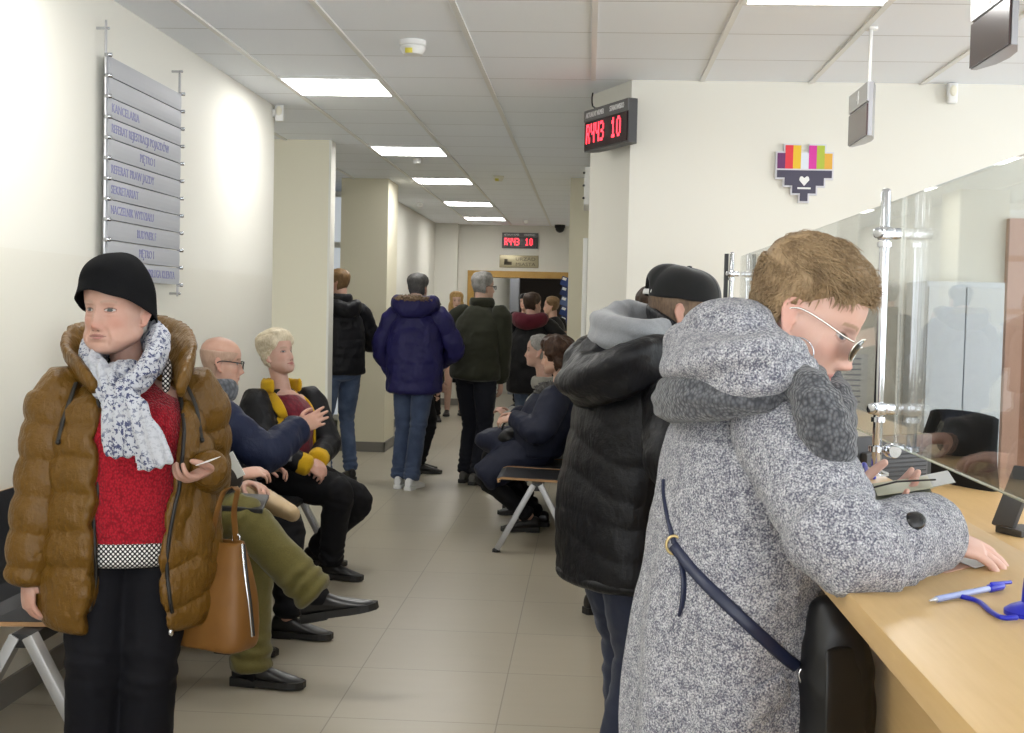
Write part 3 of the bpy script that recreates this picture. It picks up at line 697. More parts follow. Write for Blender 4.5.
detector(498.5, 176, .05, 'yellowish smoke detector right of the third ceiling light', M['cream_plastic'], ylw); detector(526, 220, .035, 'small detector right of the last ceiling light', M['white'])
def sensor(c, fx, label):
    o = obj('motion_sensor', MB().box(c, (.055, .045, .11), bev=.012), M['white'], origin=c); base(o, label, 'sensor')
    obj('lens', MB().ball(A(c) + A(0, -.022, .012), A(.02, .012, .03)), M['cream_plastic'], o)
    obj('bracket', MB().box(A(c) + A(*fx), (.02, .03, .05)), M['white'], o)
sensor((WL + .045, 8.2, P(274, 113, 8.2)[2]), (-.035, 0, 0), 'white motion sensor on the end of the left wall')
sensor((P(953, 93, 7.1)[0], 7.115, P(953, 93, 7.1)[2]), (0, .03, 0), 'white motion sensor high on the wall over the counter')
q = P(560, 227, 19.2); o = obj('dome_camera', MB().ball((q[0], 19.2, CH - .05), (.07, .07, .07)).lathe([(.08, 0), (.08, -.045), (.06, -.06)], (q[0], 19.2, CH)), M['black'], origin=(q[0], 19.2, CH)); base(o, 'black dome camera on the ceiling in front of the wooden doorway', 'camera')
# ------------------------------------------------------------------ queue displays
FONTS = {'R': ['1110', '1001', '1001', '1110', '1010', '1001', '1001'], '4': ['1001', '1001', '1001', '0111', '0001', '0001', '0001'], '3': ['1110', '0001', '0001', '0110', '0001', '0001', '1110'], '1': ['0100', '1100', '0100', '0100', '0100', '0100', '1110'], '0': ['0110', '1001', '1001', '1001', '1001', '1001', '0110']}
def led_text(s, o, ex, ez, n, h):
    mb = MB(); u = h / 7; ux = u * .78; x = 0
    for ch in s:
        for r, row in enumerate(FONTS[ch]):
            for c, b in enumerate(row):
                if b == '1': mb.prism([(-ux * .5, -u * .54), (ux * .5, -u * .54), (ux * .5, u * .54), (-ux * .5, u * .54)], A(o) + A(ex) * (x + c * ux) - A(ez) * (r * u), ex, ez, n, .002)
        x += ux * 4.9
    return mb
hdr = mat('display_header_letters', (.85, .85, .85), .5)
def queue_display(c, ex, label, w=.55, h=.235):
    """ex: reading direction; faces n"""
    c = A(c); ex = nrm(ex); ez = A(0, 0, 1); n = np.cross(ex, ez); r = empty('queue_display', c, label, 'display')
    R = np.stack([ex, -n, ez], 1)
    b = MB().prism([(-w / 2, 0), (w / 2, 0), (w / 2, .05), (w * .42, .075), (-w * .42, .075), (-w / 2, .05)], c - ez * h / 2, ex, -n, ez, h); obj('body', b, M['dark'], r, smooth=False)
    obj('header', MB().box(c + n * .004 + ez * h * .36, (w, .008, h * .27), R=R), mat('grey_display_header', (.10, .10, .10), .4), r, smooth=False)
    obj('screen', MB().box(c + n * .003 - ez * h * .13, (w * .96, .008, h * .66), R=R), M['ledglass'], r, smooth=False)
    for s, x, wd in (('AKTUALNY NUMER', -.235, .42), ('STANOWISKO', .265, .31)): obj('lettering', text_geo(s, .042, c + n * .009 + ex * x * w + ez * h * .36, ex, ez, width=wd * w), hdr, r, smooth=False)
    obj('led_number', led_text('R443', c + n * .0075 - ex * w * .42 + ez * h * .11, ex, ez, n, h * .46), M['led'], r, smooth=False)
    for q_, x_ in (('1', .17), ('0', .17 + h * .46 / 7 * .78 * 4.9 / w)): obj('led_digit', led_text(q_, c + n * .0075 + ex * w * x_ + ez * h * .11, ex, ez, n, h * .46), M['led'], r, smooth=False)
    return r, R
ch = nrm(A(.222, -.51, 0)); cn = np.cross(ch, A(0, 0, 1)); pa, pb = P(587, 137, 7.36), P(626, 123, 6.92); ex = nrm((pb - pa) * A(1, 1, 0))
r, R = queue_display((pa + pb) / 2 * A(1, 1, 0) + A(0, 0, 2.515), ex, 'grey queue display with red numbers fixed to the corner of the near wall')
cm = (pa + pb) / 2; nn = np.cross(ex, A(0, 0, 1))
obj('bracket', MB().tube([A(cm[0], cm[1], 2.515) - nn * .07, A(cm[0], cm[1], 2.515) - nn * .16], .015), M['dark'], r)
obj('cable', MB().tube([A(cm[0], cm[1], 2.64) - nn * .05, P(595, 108, 7.5), P(592, 100, 7.55), P(593, 92, 7.6)], .005, 6, step=.02), M['black'], r)
c = P(520, 240.5, 19.46); queue_display(c, (1, 0, 0), 'small queue display with red numbers on the far wall above the doorway')
pq = P(519, 261.5, 19.49); o = obj('door_plaque', MB().box(pq, (.60, .02, .19), bev=.004), mat('gold_plaque', (.42, .37, .24), .35, .5), origin=pq); base(o, 'gold coloured name plaque on the far wall under the red display', 'plaque')
dk = mat('dark_brown_print', (.10, .08, .05), .6)
obj('lettering', text_geo('URZĄD', .07, pq + A(.10, -.012, .035), (1, 0, 0), (0, 0, 1), width=.3), dk, o, smooth=False); obj('lettering', text_geo('MIASTA', .07, pq + A(.10, -.012, -.045), (1, 0, 0), (0, 0, 1), width=.3), dk, o, smooth=False)
obj('emblem', MB().box(pq + A(-.17, -.011, -.03), (.12, .004, .05)).box(pq + A(-.2, -.011, .0), (.05, .004, .07)), dk, o, smooth=False)
# hanging counter numbers
def counter_number(yf, yn, X, s, label):
    zt, zb = 2.283 + .235, 2.283; yc = (yf + yn) / 2; w = yf - yn; r = empty('counter_display', (X, yc, CH), label, 'display', 'hanging counter number displays')
    b = [(0, yn), (.018, yn), (.05, yn + w * .25), (.058, yc), (.05, yf - w * .25), (.018, yf), (0, yf)]
    obj('body', MB().prism(b, (X, 0, zb), (1, 0, 0), (0, 1, 0), (0, 0, 1), zt - zb), mat('silver_display_case', (.36, .36, .38), .3, .7), r, smooth=False)
    obj('header', MB().box((X - .003, yc, zt - .042), (.008, w, .084)), mat('silver_header', (.45, .45, .46), .3, .8), r, smooth=False)
    obj('screen', MB().box((X - .003, yc, zb + .072), (.008, w * .97, .138)), mat('switched_off_screen', (.075, .05, .05), .2), r, smooth=False)
    obj('lettering', text_geo(s, .085, (X - .008, yc, zt - .045), (0, -1, 0), (0, 0, 1)), M['white'], r, smooth=False)
    obj('hanger', MB().tube([(X + .02, yn + .10, zt - .01), (X + .02, yn + .10, CH)], .008, 10).lathe([(.03, 0), (.03, -.012)], (X + .02, yn + .10, CH), 14), M['white'], r)
counter_number(6.10, 5.70, 1.205, '4', 'silver counter display numbered 4 hanging on a white rod in front of the heart wall')
counter_number(4.19, 3.80, 1.205, '1', 'silver counter display hanging at the top right corner, nearest the camera')
# heart emblem
u = 7.6 / 177.4; hc = P(804, 173, 7.145); r = empty('heart_sign', (hc[0], 7.155, hc[2]), 'pixel heart sign with coloured stripes and a dark lower half on the wall', 'sign')
out = [(0, 1), (1, 1), (1, 0), (3, 0), (3, 1), (4, 1), (4, 0), (6, 0), (6, 1), (7, 1), (7, 4.15), (6, 4.15), (6, 5.15), (5, 5.15), (5, 6.15), (4, 6.15), (4, 7.15), (3, 7.15), (3, 6.15), (2, 6.15), (2, 5.15), (1, 5.15), (1, 4.15), (0, 4.15)]
def grow(p, e):
    x, y = p; a = [(-e, -e)]; return (x + (e if x > 3.5 else -e if x < 3.5 else 0), y + (e if y > 2 else -e))
og = [grow(p, .2) for p in out]; og[4] = (2.95, .85); og[5] = (4.05, .85); og[3] = (2.95, -.2); og[6] = (4.05, -.2)
hx = lambda pts: [((x - 3.5) * u, (3.5 - y) * u) for x, y in pts]
obj('backing', MB().prism(hx(og), (hc[0], 7.16, hc[2]), (1, 0, 0), (0, 0, 1), (0, -1, 0), .028), mat('pale_grey_backing', (.66, .66, .70), .5), r, smooth=False)
bars = [(0, 1, (.13, .02, .12)), (1, 0, (.72, .03, .05)), (2, 0, (.78, .50, .02)), (3, 1, (.72, .76, .84)), (4, 0, (.62, .03, .32)), (5, 0, (.42, .50, .05)), (6, 1, (.74, .40, .05))]
for k, (cx, y0, cc) in enumerate(bars): obj('stripe', MB().prism(hx([(cx, y0), (cx + 1, y0), (cx + 1, 3), (cx, 3)]), (hc[0], 7.133, hc[2]), (1, 0, 0), (0, 0, 1), (0, -1, 0), .004), mat('heart_stripe', cc, .5), r, smooth=False)
lowp = [(0, 3.2), (7, 3.2), (7, 4.15), (6, 4.15), (6, 5.15), (5, 5.15), (5, 6.15), (4, 6.15), (4, 7.15), (3, 7.15), (3, 6.15), (2, 6.15), (2, 5.15), (1, 5.15), (1, 4.15), (0, 4.15)]
obj('lower_half', MB().prism(hx(lowp), (hc[0], 7.133, hc[2]), (1, 0, 0), (0, 0, 1), (0, -1, 0), .004), mat('navy_lower_half', (.055, .05, .085), .5), r, smooth=False)
sh = [(2.95, 4.05), (3.2, 3.95), (3.5, 4.2), (3.8, 3.95), (4.05, 4.05), (4.15, 4.45), (3.5, 5.2), (2.85, 4.45)]
obj('small_heart', MB().prism(hx(sh), (hc[0], 7.129, hc[2]), (1, 0, 0), (0, 0, 1), (0, -1, 0), .003), M['white'], r, smooth=False)
obj('caption', MB().box((hc[0], 7.128, hc[2] - 2.0 * u), (1.7 * u, .003, .22 * u)), M['white'], r, smooth=False)
# directory sign
y0, y1 = 5.24, 6.2; sx = -2.04; r = empty('directory_sign', (WL, (y0 + y1) / 2, 2.0), 'grey slatted directory sign with blue lettering on the left wall', 'sign')
ztop = 2.505; ph = .0855; slm = mat('grey_sign_slat', (.44, .45, .48), .55, .12); blu = mat('blue_sign_letters', (.22, .22, .42), .5)
rows = [None, None, ('KANCELARIA', 0, .34), ('REFERAT REJESTRACJI POJAZDÓW', 0, .76), ('PIĘTRO I', .5, .2), ('REFERAT PRAW JAZDY', 0, .55), ('SEKRETARIAT', 0, .34), ('NACZELNIK WYDZIAŁU', 0, .55), ('BUDYNEK F', .5, .26), ('PIĘTRO I', .5, .2), ('OBSŁUGA KLIENTA', .7, .42)]
for k, rw in enumerate(rows):
    zc = ztop - ph * (k + .5); prof = [(.010, -ph * .47), (.0122, -ph * .25), (.013, 0), (.0122, ph * .25), (.010, ph * .47), (-.006, ph * .47), (-.006, -ph * .47)]
    s = obj('slat', MB().prism(prof, (sx, y0 + .01, zc), (1, 0, 0), (0, 0, 1), (0, 1, 0), y1 - y0 - .02), slm, r, smooth=False)
    if rw:
        t_, al, wd = rw; w_ = wd * (y1 - y0); yc = y0 + .04 + w_ / 2 if al == 0 else y0 + (y1 - y0) * al
        obj('lettering', text_geo(t_, .052, (sx + .0125, yc, zc), (0, 1, 0), (0, 0, 1), width=w_), blu, s, smooth=False)
for yy in (y0, y1):
    obj('wire', MB().tube([(sx, yy, ztop + .14 if yy == y0 else ztop + .10), (sx, yy, ztop - ph * 11.6)], .006, 8), M['lightalu'], r)
    for k in range(12): obj('clip', MB().lathe([(.009, -.014), (.009, .014)], (sx + .012, yy, ztop - ph * k), 10, (1, 0, 0)), M['steel'], r)
    for z in (ztop + .11, ztop - ph * 11.5): obj('spacer', MB().tube([(WL, yy, z), (sx + .012, yy, z)], .006, 8), M['steel'], r)
# boards seen edge-on along the right wall
o = obj('notice_board', MB().box((-.03, 9.2, P(590, 295, 9.0)[2]), (.032, 1.5, .74), bev=.006), M['white'], origin=(-.02, 9.2, 1.6)); base(o, 'white notice board seen edge-on on the right corridor wall', 'board')
o = obj('door_sign', MB().box((-.03, 8.4, P(591, 188, 8.3)[2]), (.035, .5, .24), bev=.004), M['white'], origin=(-.02, 8.4, 2.3)); base(o, 'small white sign seen edge-on high on the right corridor wall', 'sign')
for dz_ in (-.08, .0, .08): obj('screw', MB().ball((-.05, 8.14, P(591, 188, 8.3)[2] + dz_), .008, 8), M['dark'], o)
# ------------------------------------------------------------------ benches
def bench(y0, y1, X, face, n, label, pitch):
    """beam seating; face = +1 looks to +X"""
    r = empty('beam_bench', (X, (y0 + y1) / 2, 0), label, 'bench', 'waiting benches')
    obj('beam', MB().box((X, (y0 + y1) / 2, .405), (.07, y1 - y0, .045), bev=.006), M['black'], r, angle=40)
    for yy in (y0 + .02, y1 - .02):
        for sgn in (-1, 1):
            lg = MB(); a, b = A(X + sgn * .02, yy, .42), A(X + sgn * .235, yy, .02); d = nrm(b - a); s = np.cross(d, A(0, 1, 0))
            lg.box((a + b) / 2, (.035, .055, np.linalg.norm(b - a)), R=np.stack([s, A(0, 1, 0), d], 1), bev=.004); l = obj('leg', lg, M['alu'], r, angle=40)
            obj('foot', MB().lathe([(.026, 0), (.024, .018), (.014, .024)], (b[0] + sgn * .005, yy, .0), 14), M['black'], l)
    blk = mat('black_laminate', (.022, .022, .024), .35)
    for k in range(n):
        yc = y0 + .06 + pitch * (k + .5); w = pitch - .05
        prof = [(.245, .415), (.25, .44), (.22, .452), (.05, .446), (-.14, .440), (-.2, .455), (-.235, .50), (-.27, .62), (-.30, .80)]
        top = [(x, z) for x, z in prof]; V = []; nrmz = []
        pts = A([[x * face, z] for x, z in top]); T = np.gradient(pts, axis=0); T /= np.linalg.norm(T, axis=1, keepdims=True); N_ = np.stack([-T[:, 1], T[:, 0]], 1) * face
        poly = [tuple(p) for p in pts] + [tuple(p + q * .014) for p, q in zip(pts[::-1], N_[::-1])]
        s = obj('seat', MB().prism(poly, (X, yc - w / 2, 0), (1, 0, 0), (0, 0, 1), (0, 1, 0), w), M['ply'], r, smooth=False)
        pin = [tuple(p - q * .002) for p, q in zip(pts, N_)] + [tuple(p + q * .0005) for p, q in zip(pts[::-1], N_[::-1])]
        obj('upholstery', MB().prism(pin, (X, yc - w / 2 + .004, 0), (1, 0, 0), (0, 0, 1), (0, 1, 0), w - .008), blk, s, smooth=False)
bench(7.66, 10.0, -.285, -1, 4, 'black beam bench on grey metal legs along the right corridor wall', .56)
bench(3.84, 7.45, -1.75, 1, 6, 'black beam bench on grey metal legs along the left wall', .58)
# ------------------------------------------------------------------ counter
CX, CZ = .387, 1.08
r = empty('service_counter', (.7, 3.4, 0), 'long light wood service counter on the right', 'counter')
obj('worktop', MB().box((.576, 3.5, CZ - .02), (.378, 7.2, .04), bev=.004), M['beech'], r, angle=40)
obj('front_panel', MB().box((.52, 3.5, .56), (.03, 7.16, .96)), M['beech'], r, smooth=False); obj('plinth', MB().box((.56, 3.5, .045), (.03, 7.1, .09)), M['base'], r, smooth=False)
r = empty('office_desk', (1.5, 3.6, 0), 'light wood desk behind the glass screen', 'desk')
obj('desktop', MB().box((1.31, 3.6, .735), (1.04, 6.6, .03), bev=.003), M['beech'], r, smooth=False)
for y in (.4, 2.4, 4.6, 6.8): obj('leg', MB().box((1.30, y, .36), (.98, .03, .72)), M['beech'], r, smooth=False)
GX = .792
for a, b, l in ((.15, 3.27, 'near glass pane of the counter screen'), (3.29, 6.72, 'far glass pane of the counter screen')):
    g = obj('glass_pane', MB().box((GX, (a + b) / 2, (1.157 + 1.787) / 2), (.008, b - a, .63)), M['glass'], smooth=False, origin=(GX, (a + b) / 2, 1.157)); base(g, l + (' held by the chrome pole' if a < 1 else ', between the two poles'), 'glass screen', 'glass counter screens')
    e = MB().box((GX, (a + b) / 2, 1.1565), (.009, b - a, .0022)); obj('edge', e, M['glass_edge'], g, smooth=False)
def screen_pole(y, label, black=False):
    X = .745; r = empty('screen_pole', (X, y, CZ), label, 'pole', 'chrome glass screen poles')
    obj('post', MB().tube([(X, y, CZ), (X, y, 1.80)], .0125, 20), M['steel'], r, angle=50); obj('base_plate', MB().lathe([(.032, 0), (.032, .006), (.016, .012)], (X, y, CZ), 24), M['steel'], r, angle=40)
    for z in (1.695, 1.25):
        c = MB().box((X, y, z), (.034, .040, .034), bev=.008).box((X + .027, y, z), (.026, .034, .028), bev=.006).lathe([(.010, -.008), (.014, -.006), (.014, .006), (.010, .008)], (X - .018, y - .014, z), 16, (1, 1.2, 0)).lathe([(.018, -.006), (.018, .006)], (X, y, z - .028), 20)
        obj('clamp', c, M['steel'], r, angle=40)
    obj('ring_clamp', MB().lathe([(.021, -.007), (.021, .007)], (X, y, 1.147), 20).lathe([(.017, -.016), (.019, -.012), (.019, .012), (.017, .016)], (X + .035, y - .014, 1.145), 18, (.3, -1, 0)).box((X + .018, y, 1.147), (.03, .012, .012)), M['steel'], r, angle=40)
    if black: obj('backing_strip', MB().box((X - .028, y + .01, 1.44), (.02, .03, .72)), M['black'], r, smooth=False)
screen_pole(3.28, 'chrome glass-screen pole beside the face of the woman in grey'); screen_pole(6.73, 'chrome glass-screen pole with a black strip, far end beside the wall', True)
# ------------------------------------------------------------------ world, camera
w = SC.world = bpy.data.worlds.new('daylight'); w.use_nodes = True; bg = w.node_tree.nodes['Background']; bg.inputs[0].default_value = (.93, .965, 1.0, 1); bg.inputs[1].default_value = 4.8
cam = bpy.data.cameras.new('camera'); co = bpy.data.objects.new('camera', cam); COL.objects.link(co); SC.camera = co
cam.sensor_fit = 'HORIZONTAL'; cam.sensor_width = 36; cam.lens = FPX / 1024 * 36; cam.clip_start = .05
Mx = Matrix.Identity(4)
for i in range(3): Mx[i][0], Mx[i][1], Mx[i][2] = _R[i], _U[i], -_F[i]
Mx.translation = Vector((0, 0, EYE)); co.matrix_world = Mx
SC.view_settings.view_transform = 'Standard'; SC.view_settings.look = 'None'; SC.view_settings.gamma = 1; SC.view_settings.exposure = 0
SC.cycles.max_bounces = 8; SC.cycles.diffuse_bounces = 4; SC.cycles.transparent_max_bounces = 12; SC.cycles.caustics_reflective = False; SC.cycles.caustics_refractive = False; SC.cycles.sample_clamp_indirect = 6
# ------------------------------------------------------------------ tools for clothing details
from mathutils.bvhtree import BVHTree
def bvh(*objs):
    V = []; F = []; n = 0
    for o in objs:
        v, f = get_VF(o.data); v = v + org(o); V.append(v); F += [tuple(int(i) + n for i in p) for p in f]; n += len(v)
    return BVHTree.FromPolygons([Vector(v) for v in np.concatenate(V)], F)
def drape(tree, pts, d, lift, n=None):
    """points moved along d until they rest on a surface"""
    pts = [A(p) for p in pts]
    if n: pts = list(catmull(pts, np.zeros((len(pts), 1)), n)[0])
    out = []
    for p in pts:
        h = tree.ray_cast(Vector(p - nrm(d) * 1.0), Vector(nrm(d)), 3.0)
        out.append(A(h[0]) - nrm(d) * lift if h[0] is not None else None)
    g = [o for o in out if o is not None]
    return g
def eye_ray(px, py, tree, lift=.004):
    a = A(0, 0, EYE); d = nrm(P(px, py, 3) - a); h = tree.ray_cast(Vector(a), Vector(d), 12)
    return A(h[0]) - d * lift if h[0] is not None else None
def on(tree, pxs, lift=.004, step=None):
    """survey points of the photograph set down on the modelled surface"""
    o = [eye_ray(x, y, tree, lift) for x, y in pxs]; o = [q for q in o if q is not None]
    return o
def polka(name, c1, c2, cell=.0135, r=.34):
    m = mat(name, c1, .8); t = NT(m); s = t.n('SeparateXYZ', {0: t.coord()}); u = t.math('DIVIDE', t.math('ADD', s.outputs[0], t.math('MULTIPLY', s.outputs[1], .35)), cell); v = t.math('DIVIDE', s.outputs[2], cell)
    a = t.math('SUBTRACT', t.math('FRACT', t.math('ADD', u, v)), .5); b = t.math('SUBTRACT', t.math('FRACT', t.math('SUBTRACT', u, v)), .5)
    d = t.math('SQRT', t.math('ADD', t.math('MULTIPLY', a, a), t.math('MULTIPLY', b, b))); t.color(t.mix(t.math('LESS_THAN', d, r), c1, c2)); return m
def puffer_mat(name, c, rough=.42, spec=.5, wr=.5):
    m = mat(name, c, rough, spec=spec * .55); t = NT(m); co = t.coord(); n = t.noise(co, 45, 4, .6); n2 = t.noise(t.n('Mapping', {'Vector': co, 'Scale': (60, 60, 18)}).outputs[0], 1, 3)
    t.color(t.mix(t.math('MULTIPLY', n.outputs[0], .5), c, tuple(x * .72 for x in c))); t.normal(t.bump(t.math('ADD', n.outputs[0], n2.outputs[0]), wr, .006)); return m
def knit(name, c, scale=160, c2=None, b=.6):
    m = mat(name, c, .9, spec=.2, sheen=.3); t = NT(m); co = t.coord(); v = t.n('TexVoronoi', {'Vector': t.n('Mapping', {'Vector': co, 'Scale': (1, 1, .7)}).outputs[0], 'Scale': scale}); 
    t.color(t.ramp(v.outputs['Distance'], [(.1, c), (.75, c2 or tuple(x * .45 for x in c))]).outputs[0]); t.normal(t.bump(t.math('SUBTRACT', 1, v.outputs['Distance']), b, .004)); return m
def heather(name, light, dark, scale=210, b=.7, mid=.5):
    m = mat(name, light, .95, spec=.15, sheen=.25); t = NT(m); co = t.coord(); n = t.noise(co, scale, 2, .6); v = t.n('TexVoronoi', {'Vector': co, 'Scale': scale * .75}); w = t.noise(co, 60, 2)
    f = t.math('ADD', t.math('MULTIPLY', n.outputs[0], .75), t.math('ADD', t.math('MULTIPLY', v.outputs['Distance'], -.22), t.math('MULTIPLY', w.outputs[0], .28)))
    t.color(t.ramp(f, [(mid - .17, dark), (mid - .02, tuple(.5 * a + .5 * b_ for a, b_ in zip(light, dark))), (mid + .10, light)]).outputs[0])
    t.normal(t.bump(t.math('ADD', n.outputs[0], t.math('MULTIPLY', v.outputs['Distance'], -.7)), b, .006)); return m
SHOE = mat('black_leather', (.014, .013, .013), .33, spec=.5); SOLE = mat('black_rubber_sole', (.018, .017, .016), .6)
DARKCLOTH = fabric('black_trouser_cloth', (.006, .006, .008), (.004, .004, .005), 700, .15, .8, .02)
DENIM = fabric('blue_denim', (.075, .11, .20), (.035, .055, .11), 900, .25, .85, fade=(.17, .23, .36), big=.5)
DENIMD = fabric('dark_denim', (.022, .027, .05), (.012, .014, .028), 900, .25, .85, fade=(.045, .055, .09), big=.4)
def feet(root, sk, m=SHOE, ms=SOLE, length=.26, **k):
    for q in 'LR': shoe(root, sk.an[q], sk.toe[q], sk.H, m, ms, length, **k)
# ================================================================== woman in the brown puffer coat
TONE1 = (.50, .30, .235)
Yh = 3.5
hd = Head(P(116, 309, Yh), az(-103) + A(0, 0, -.05), size=1.04, jowl=1.7, wide=1.06, nose=.95, age=1., fem=True)
sk = Sk(1.57, A(P(131, 535, 3.55)[0], 3.55, .83), -74, P(131, 378, 3.56), hands={'R': P(28, 578, 3.42), 'L': P(210, 468, 3.47)}, elbow={'L': (-.35, 1, -.5), 'R': (-.8, .4, 0)}, feet={'R': A(P(92, 700, 3.5)[0], 3.5, .07), 'L': A(P(140, 700, 3.5)[0], 3.52, .07)}, sh_w=.116)
hat_woman = make_person('person standing in a brown puffer coat, black hat and patterned scarf', sk, hd, TONE1, .0023, {'L': dict(d=(-.45, -.8, -.28), back=(.35, .15, -.9), side=(1, -.2, .3), curl=(.75, .8, .85, .9), thumb=.4), 'R': dict(d=(.1, -.15, -1), back=(-.6, -.7, 0), side=(.6, -.7, 0), curl=(.8, .85, .9, .9), thumb=.9)}, dict(brow=(.42, .28, .22), lips=(.36, .16, .14), iris=(.05, .055, .055), blush=.9), build=1.12, smooth=2)
o = hat_woman
trousers(o, sk, fabric('navy_black_trousers', (.005, .005, .008), (.003, .003, .005), 500, .2, .8, 0), (.105, .098, .085, .082, .085), .97, .13, (.178, .138), .008, break_=.7)
feet(o, sk, length=.245)
RED = knit('red_knit', (.50, .012, .028), 190, (.22, .004, .012), .8)
mb = MB(); sk.torso(mb, [(-.10, .178, .142), (.1, .178, .145, .005), (.4, .176, .148, .012), (.66, .172, .15, .014), (.84, .155, .115), (.97, .085, .075)])
garment('sweater', o, mb, RED, .008, 2, wr=(.0025, 14, 3))
mb = MB(); sk.torso(mb, [(-.185, .189, .157), (-.10, .187, .155), (-.06, .183, .152)]); DOT = polka('black_with_white_dots', (.012, .012, .014), (.75, .74, .72))
garment('sweater_hem', o, mb, DOT, .008, 2, wr=(.002, 14, 5))
mb = MB(); nb = P(131, 372, 3.52)
mb.tube([P(98, 378, 3.44), P(92, 366, 3.52), P(130, 352, 3.64), P(165, 366, 3.54), P(166, 384, 3.43)], [[.034, .012]] * 5, 12, side=A(0, 0, 1), step=.015); garment('sweater_collar', o, mb, DOT, .006, 2, wr=None)
BROWN = puffer_mat('golden_brown_puffer_nylon', (.140, .068, .009), .36, .6, .95)
mb = MB()
sk.torso(mb, [(-.60, .232, .180), (-.5, .252, .19), (-.25, .258, .192), (0, .252, .19), (.3, .242, .187), (.58, .232, .182), (.8, .212, .158), (.95, .14, .12), (1.02, .10, .10)])
pl = [(84, 320), (86, 362), (97, 385), (100, 400), (101, 490), (97, 520), (99, 578), (88, 640), (86, 700), (176, 700), (170, 613), (165, 570), (172, 506), (177, 490), (181, 429), (174, 378), (172, 355), (170, 320)]
q = [P(x, y, 3.42 if x < 130 else 3.455) for x, y in pl]
cut = MB().prism([(p[0], p[2]) for p in q], (0, 2.9, 0), (1, 0, 0), (0, 0, 1), (0, 1, 0), .66)
LAT = sk.side(0); PEL = sk.pel
bag_o = garment('puffer_coat', o, mb, BROWN, .0075, 3, [cut], puff(sk.lines(), .125, .0185, .012, lambda V, W: np.where(W == 0, -.42 * np.abs((V - PEL) @ LAT), .16 * ((V - PEL) @ sk.f)), spacings=(.125, .098, .098)), (.0035, 20, 4), after=3)
for k in 'LR':
    mb = MB(); sk.arm(mb, k, (.092, .090, .082, .074, .062) if k == 'R' else (.088, .084, .072, .060, .050), 1.0, 24)
    garment('sleeve', o, mb, BROWN, .0075, 3, None, puff(sk.lines()[1:], .098, .0155, .012), (.0035, 20, 14))
coat_tree = bvh(*[c for c in o.children if c.name.startswith(('puffer_coat', 'sleeve'))])
mb = MB(); mb.tube([P(94, 388, 3.37), P(84, 374, 3.41), P(74, 362, 3.52), P(84, 345, 3.66), P(130, 334, 3.74), P(170, 342, 3.68), P(184, 360, 3.53), P(184, 378, 3.41), P(181, 392, 3.37)], [[.026, .013], [.046, .014], [.062, .015], [.07, .016], [.07, .016], [.07, .016], [.064, .015], [.05, .014], [.028, .013]], 16, side=[A(-.1, -.5, .8), A(-.35, -.3, .9), A(-.5, 0, .9), A(-.35, .3, .9), A(0, .4, .9), A(.35, .3, .9), A(.5, 0, .9), A(.35, -.3, .9), A(.1, -.5, .8)], step=.015)
garment('coat_collar', o, mb, BROWN, .007, 3, wr=(.006, 20, 8), parent_=None) if False else garment('coat_collar', o, mb, BROWN, .007, 3, wr=(.006, 18, 8))
coat_tree = bvh(*[c for c in o.children if c.name.startswith(('puffer_coat', 'sleeve'))])
ZIP = mat('black_zip_tape', (.012, .011, .010), .5)
for side_ in ([(94, 383), (98, 400), (98, 440), (98, 490), (94, 520), (95, 550), (96, 578), (90, 610), (85, 640)], [(180, 392), (184, 429), (181, 470), (179, 490), (175, 506), (169, 540), (167, 570), (170, 600), (172, 612)]):
    g = on(coat_tree, side_, .004)
    if len(g) > 3: obj('zip', MB().tube(g, .0055, 8, step=.015), ZIP, o)
zp = P(171, 616, 3.44); obj('zip_pull', MB().tube([zp + A(0, 0, .02), zp, zp - A(0, 0, .03)], [.006, .012, .009], 8).ball(zp - A(0, 0, .045), (.009, .009, .013), 10), M['steel'], o)
CORD = mat('black_drawstring', (.02, .018, .015), .6)
for g in ([(76, 383), (70, 400), (63, 420), (58, 442)], [(182, 376), (190, 392), (197, 410), (202, 440)]):
    g = on(coat_tree, g, .006)
    if len(g) > 2: obj('drawstring', MB().tube(g, [[.0065, .003]] * len(g), 8, step=.01).ball(g[-1], .008, 10), CORD, o)
# scarf
def scarf_mat():
    m = mat('white_scarf_navy_print', (.62, .63, .66), .85, sheen=.2); t = NT(m); co = t.coord(); v = t.n('TexVoronoi', {'Vector': co, 'Scale': 75}); n = t.noise(co, 95, 3, .7); n2 = t.noise(co, 9, 2)
    f = t.math('MULTIPLY', t.math('GREATER_THAN', n.outputs[0], .53), t.math('GREATER_THAN', v.outputs['Distance'], .22)); g = t.ramp(n2.outputs[0], [(.38, (.2, .2, .2)), (.5, (1, 1, 1))]).outputs[0]
    t.color(t.mix(t.math('MULTIPLY', f, g), (.50, .515, .56), (.05, .06, .14))); t.normal(t.bump(t.noise(co, 300, 2).outputs[0], .2, .002)); return m
SCARF = scarf_mat()
mb = MB(); mb.tube([P(112, 392, 3.36), P(94, 370, 3.42), P(92, 352, 3.52), P(120, 338, 3.62), P(150, 336, 3.60), P(158, 348, 3.50), P(148, 370, 3.40), P(124, 394, 3.34), P(112, 408, 3.335)], [[.042, .018], [.046, .022], [.042, .024], [.04, .024], [.044, .024], [.048, .026], [.046, .026], [.036, .028], [.03, .02]], 16, side=[A(.3, -.2, .8)] * 2 + [A(-.2, 0, 1)] + [A(0, .2, 1)] * 2 + [A(.3, 0, 1)] + [A(.4, -.4, .8)] * 3, step=.012)
mb.ball(P(122, 396, 3.335), (.04, .035, .035), 14).ball(P(126, 374, 3.43), (.06, .05, .035), 16)
def fold(V): return .0065 * np.sin(((V - P(125, 400, 3.3)) @ nrm(A(.8, -.3, .45))) * 2 * PI / .026 + 3 * noise(V * 12, 2))
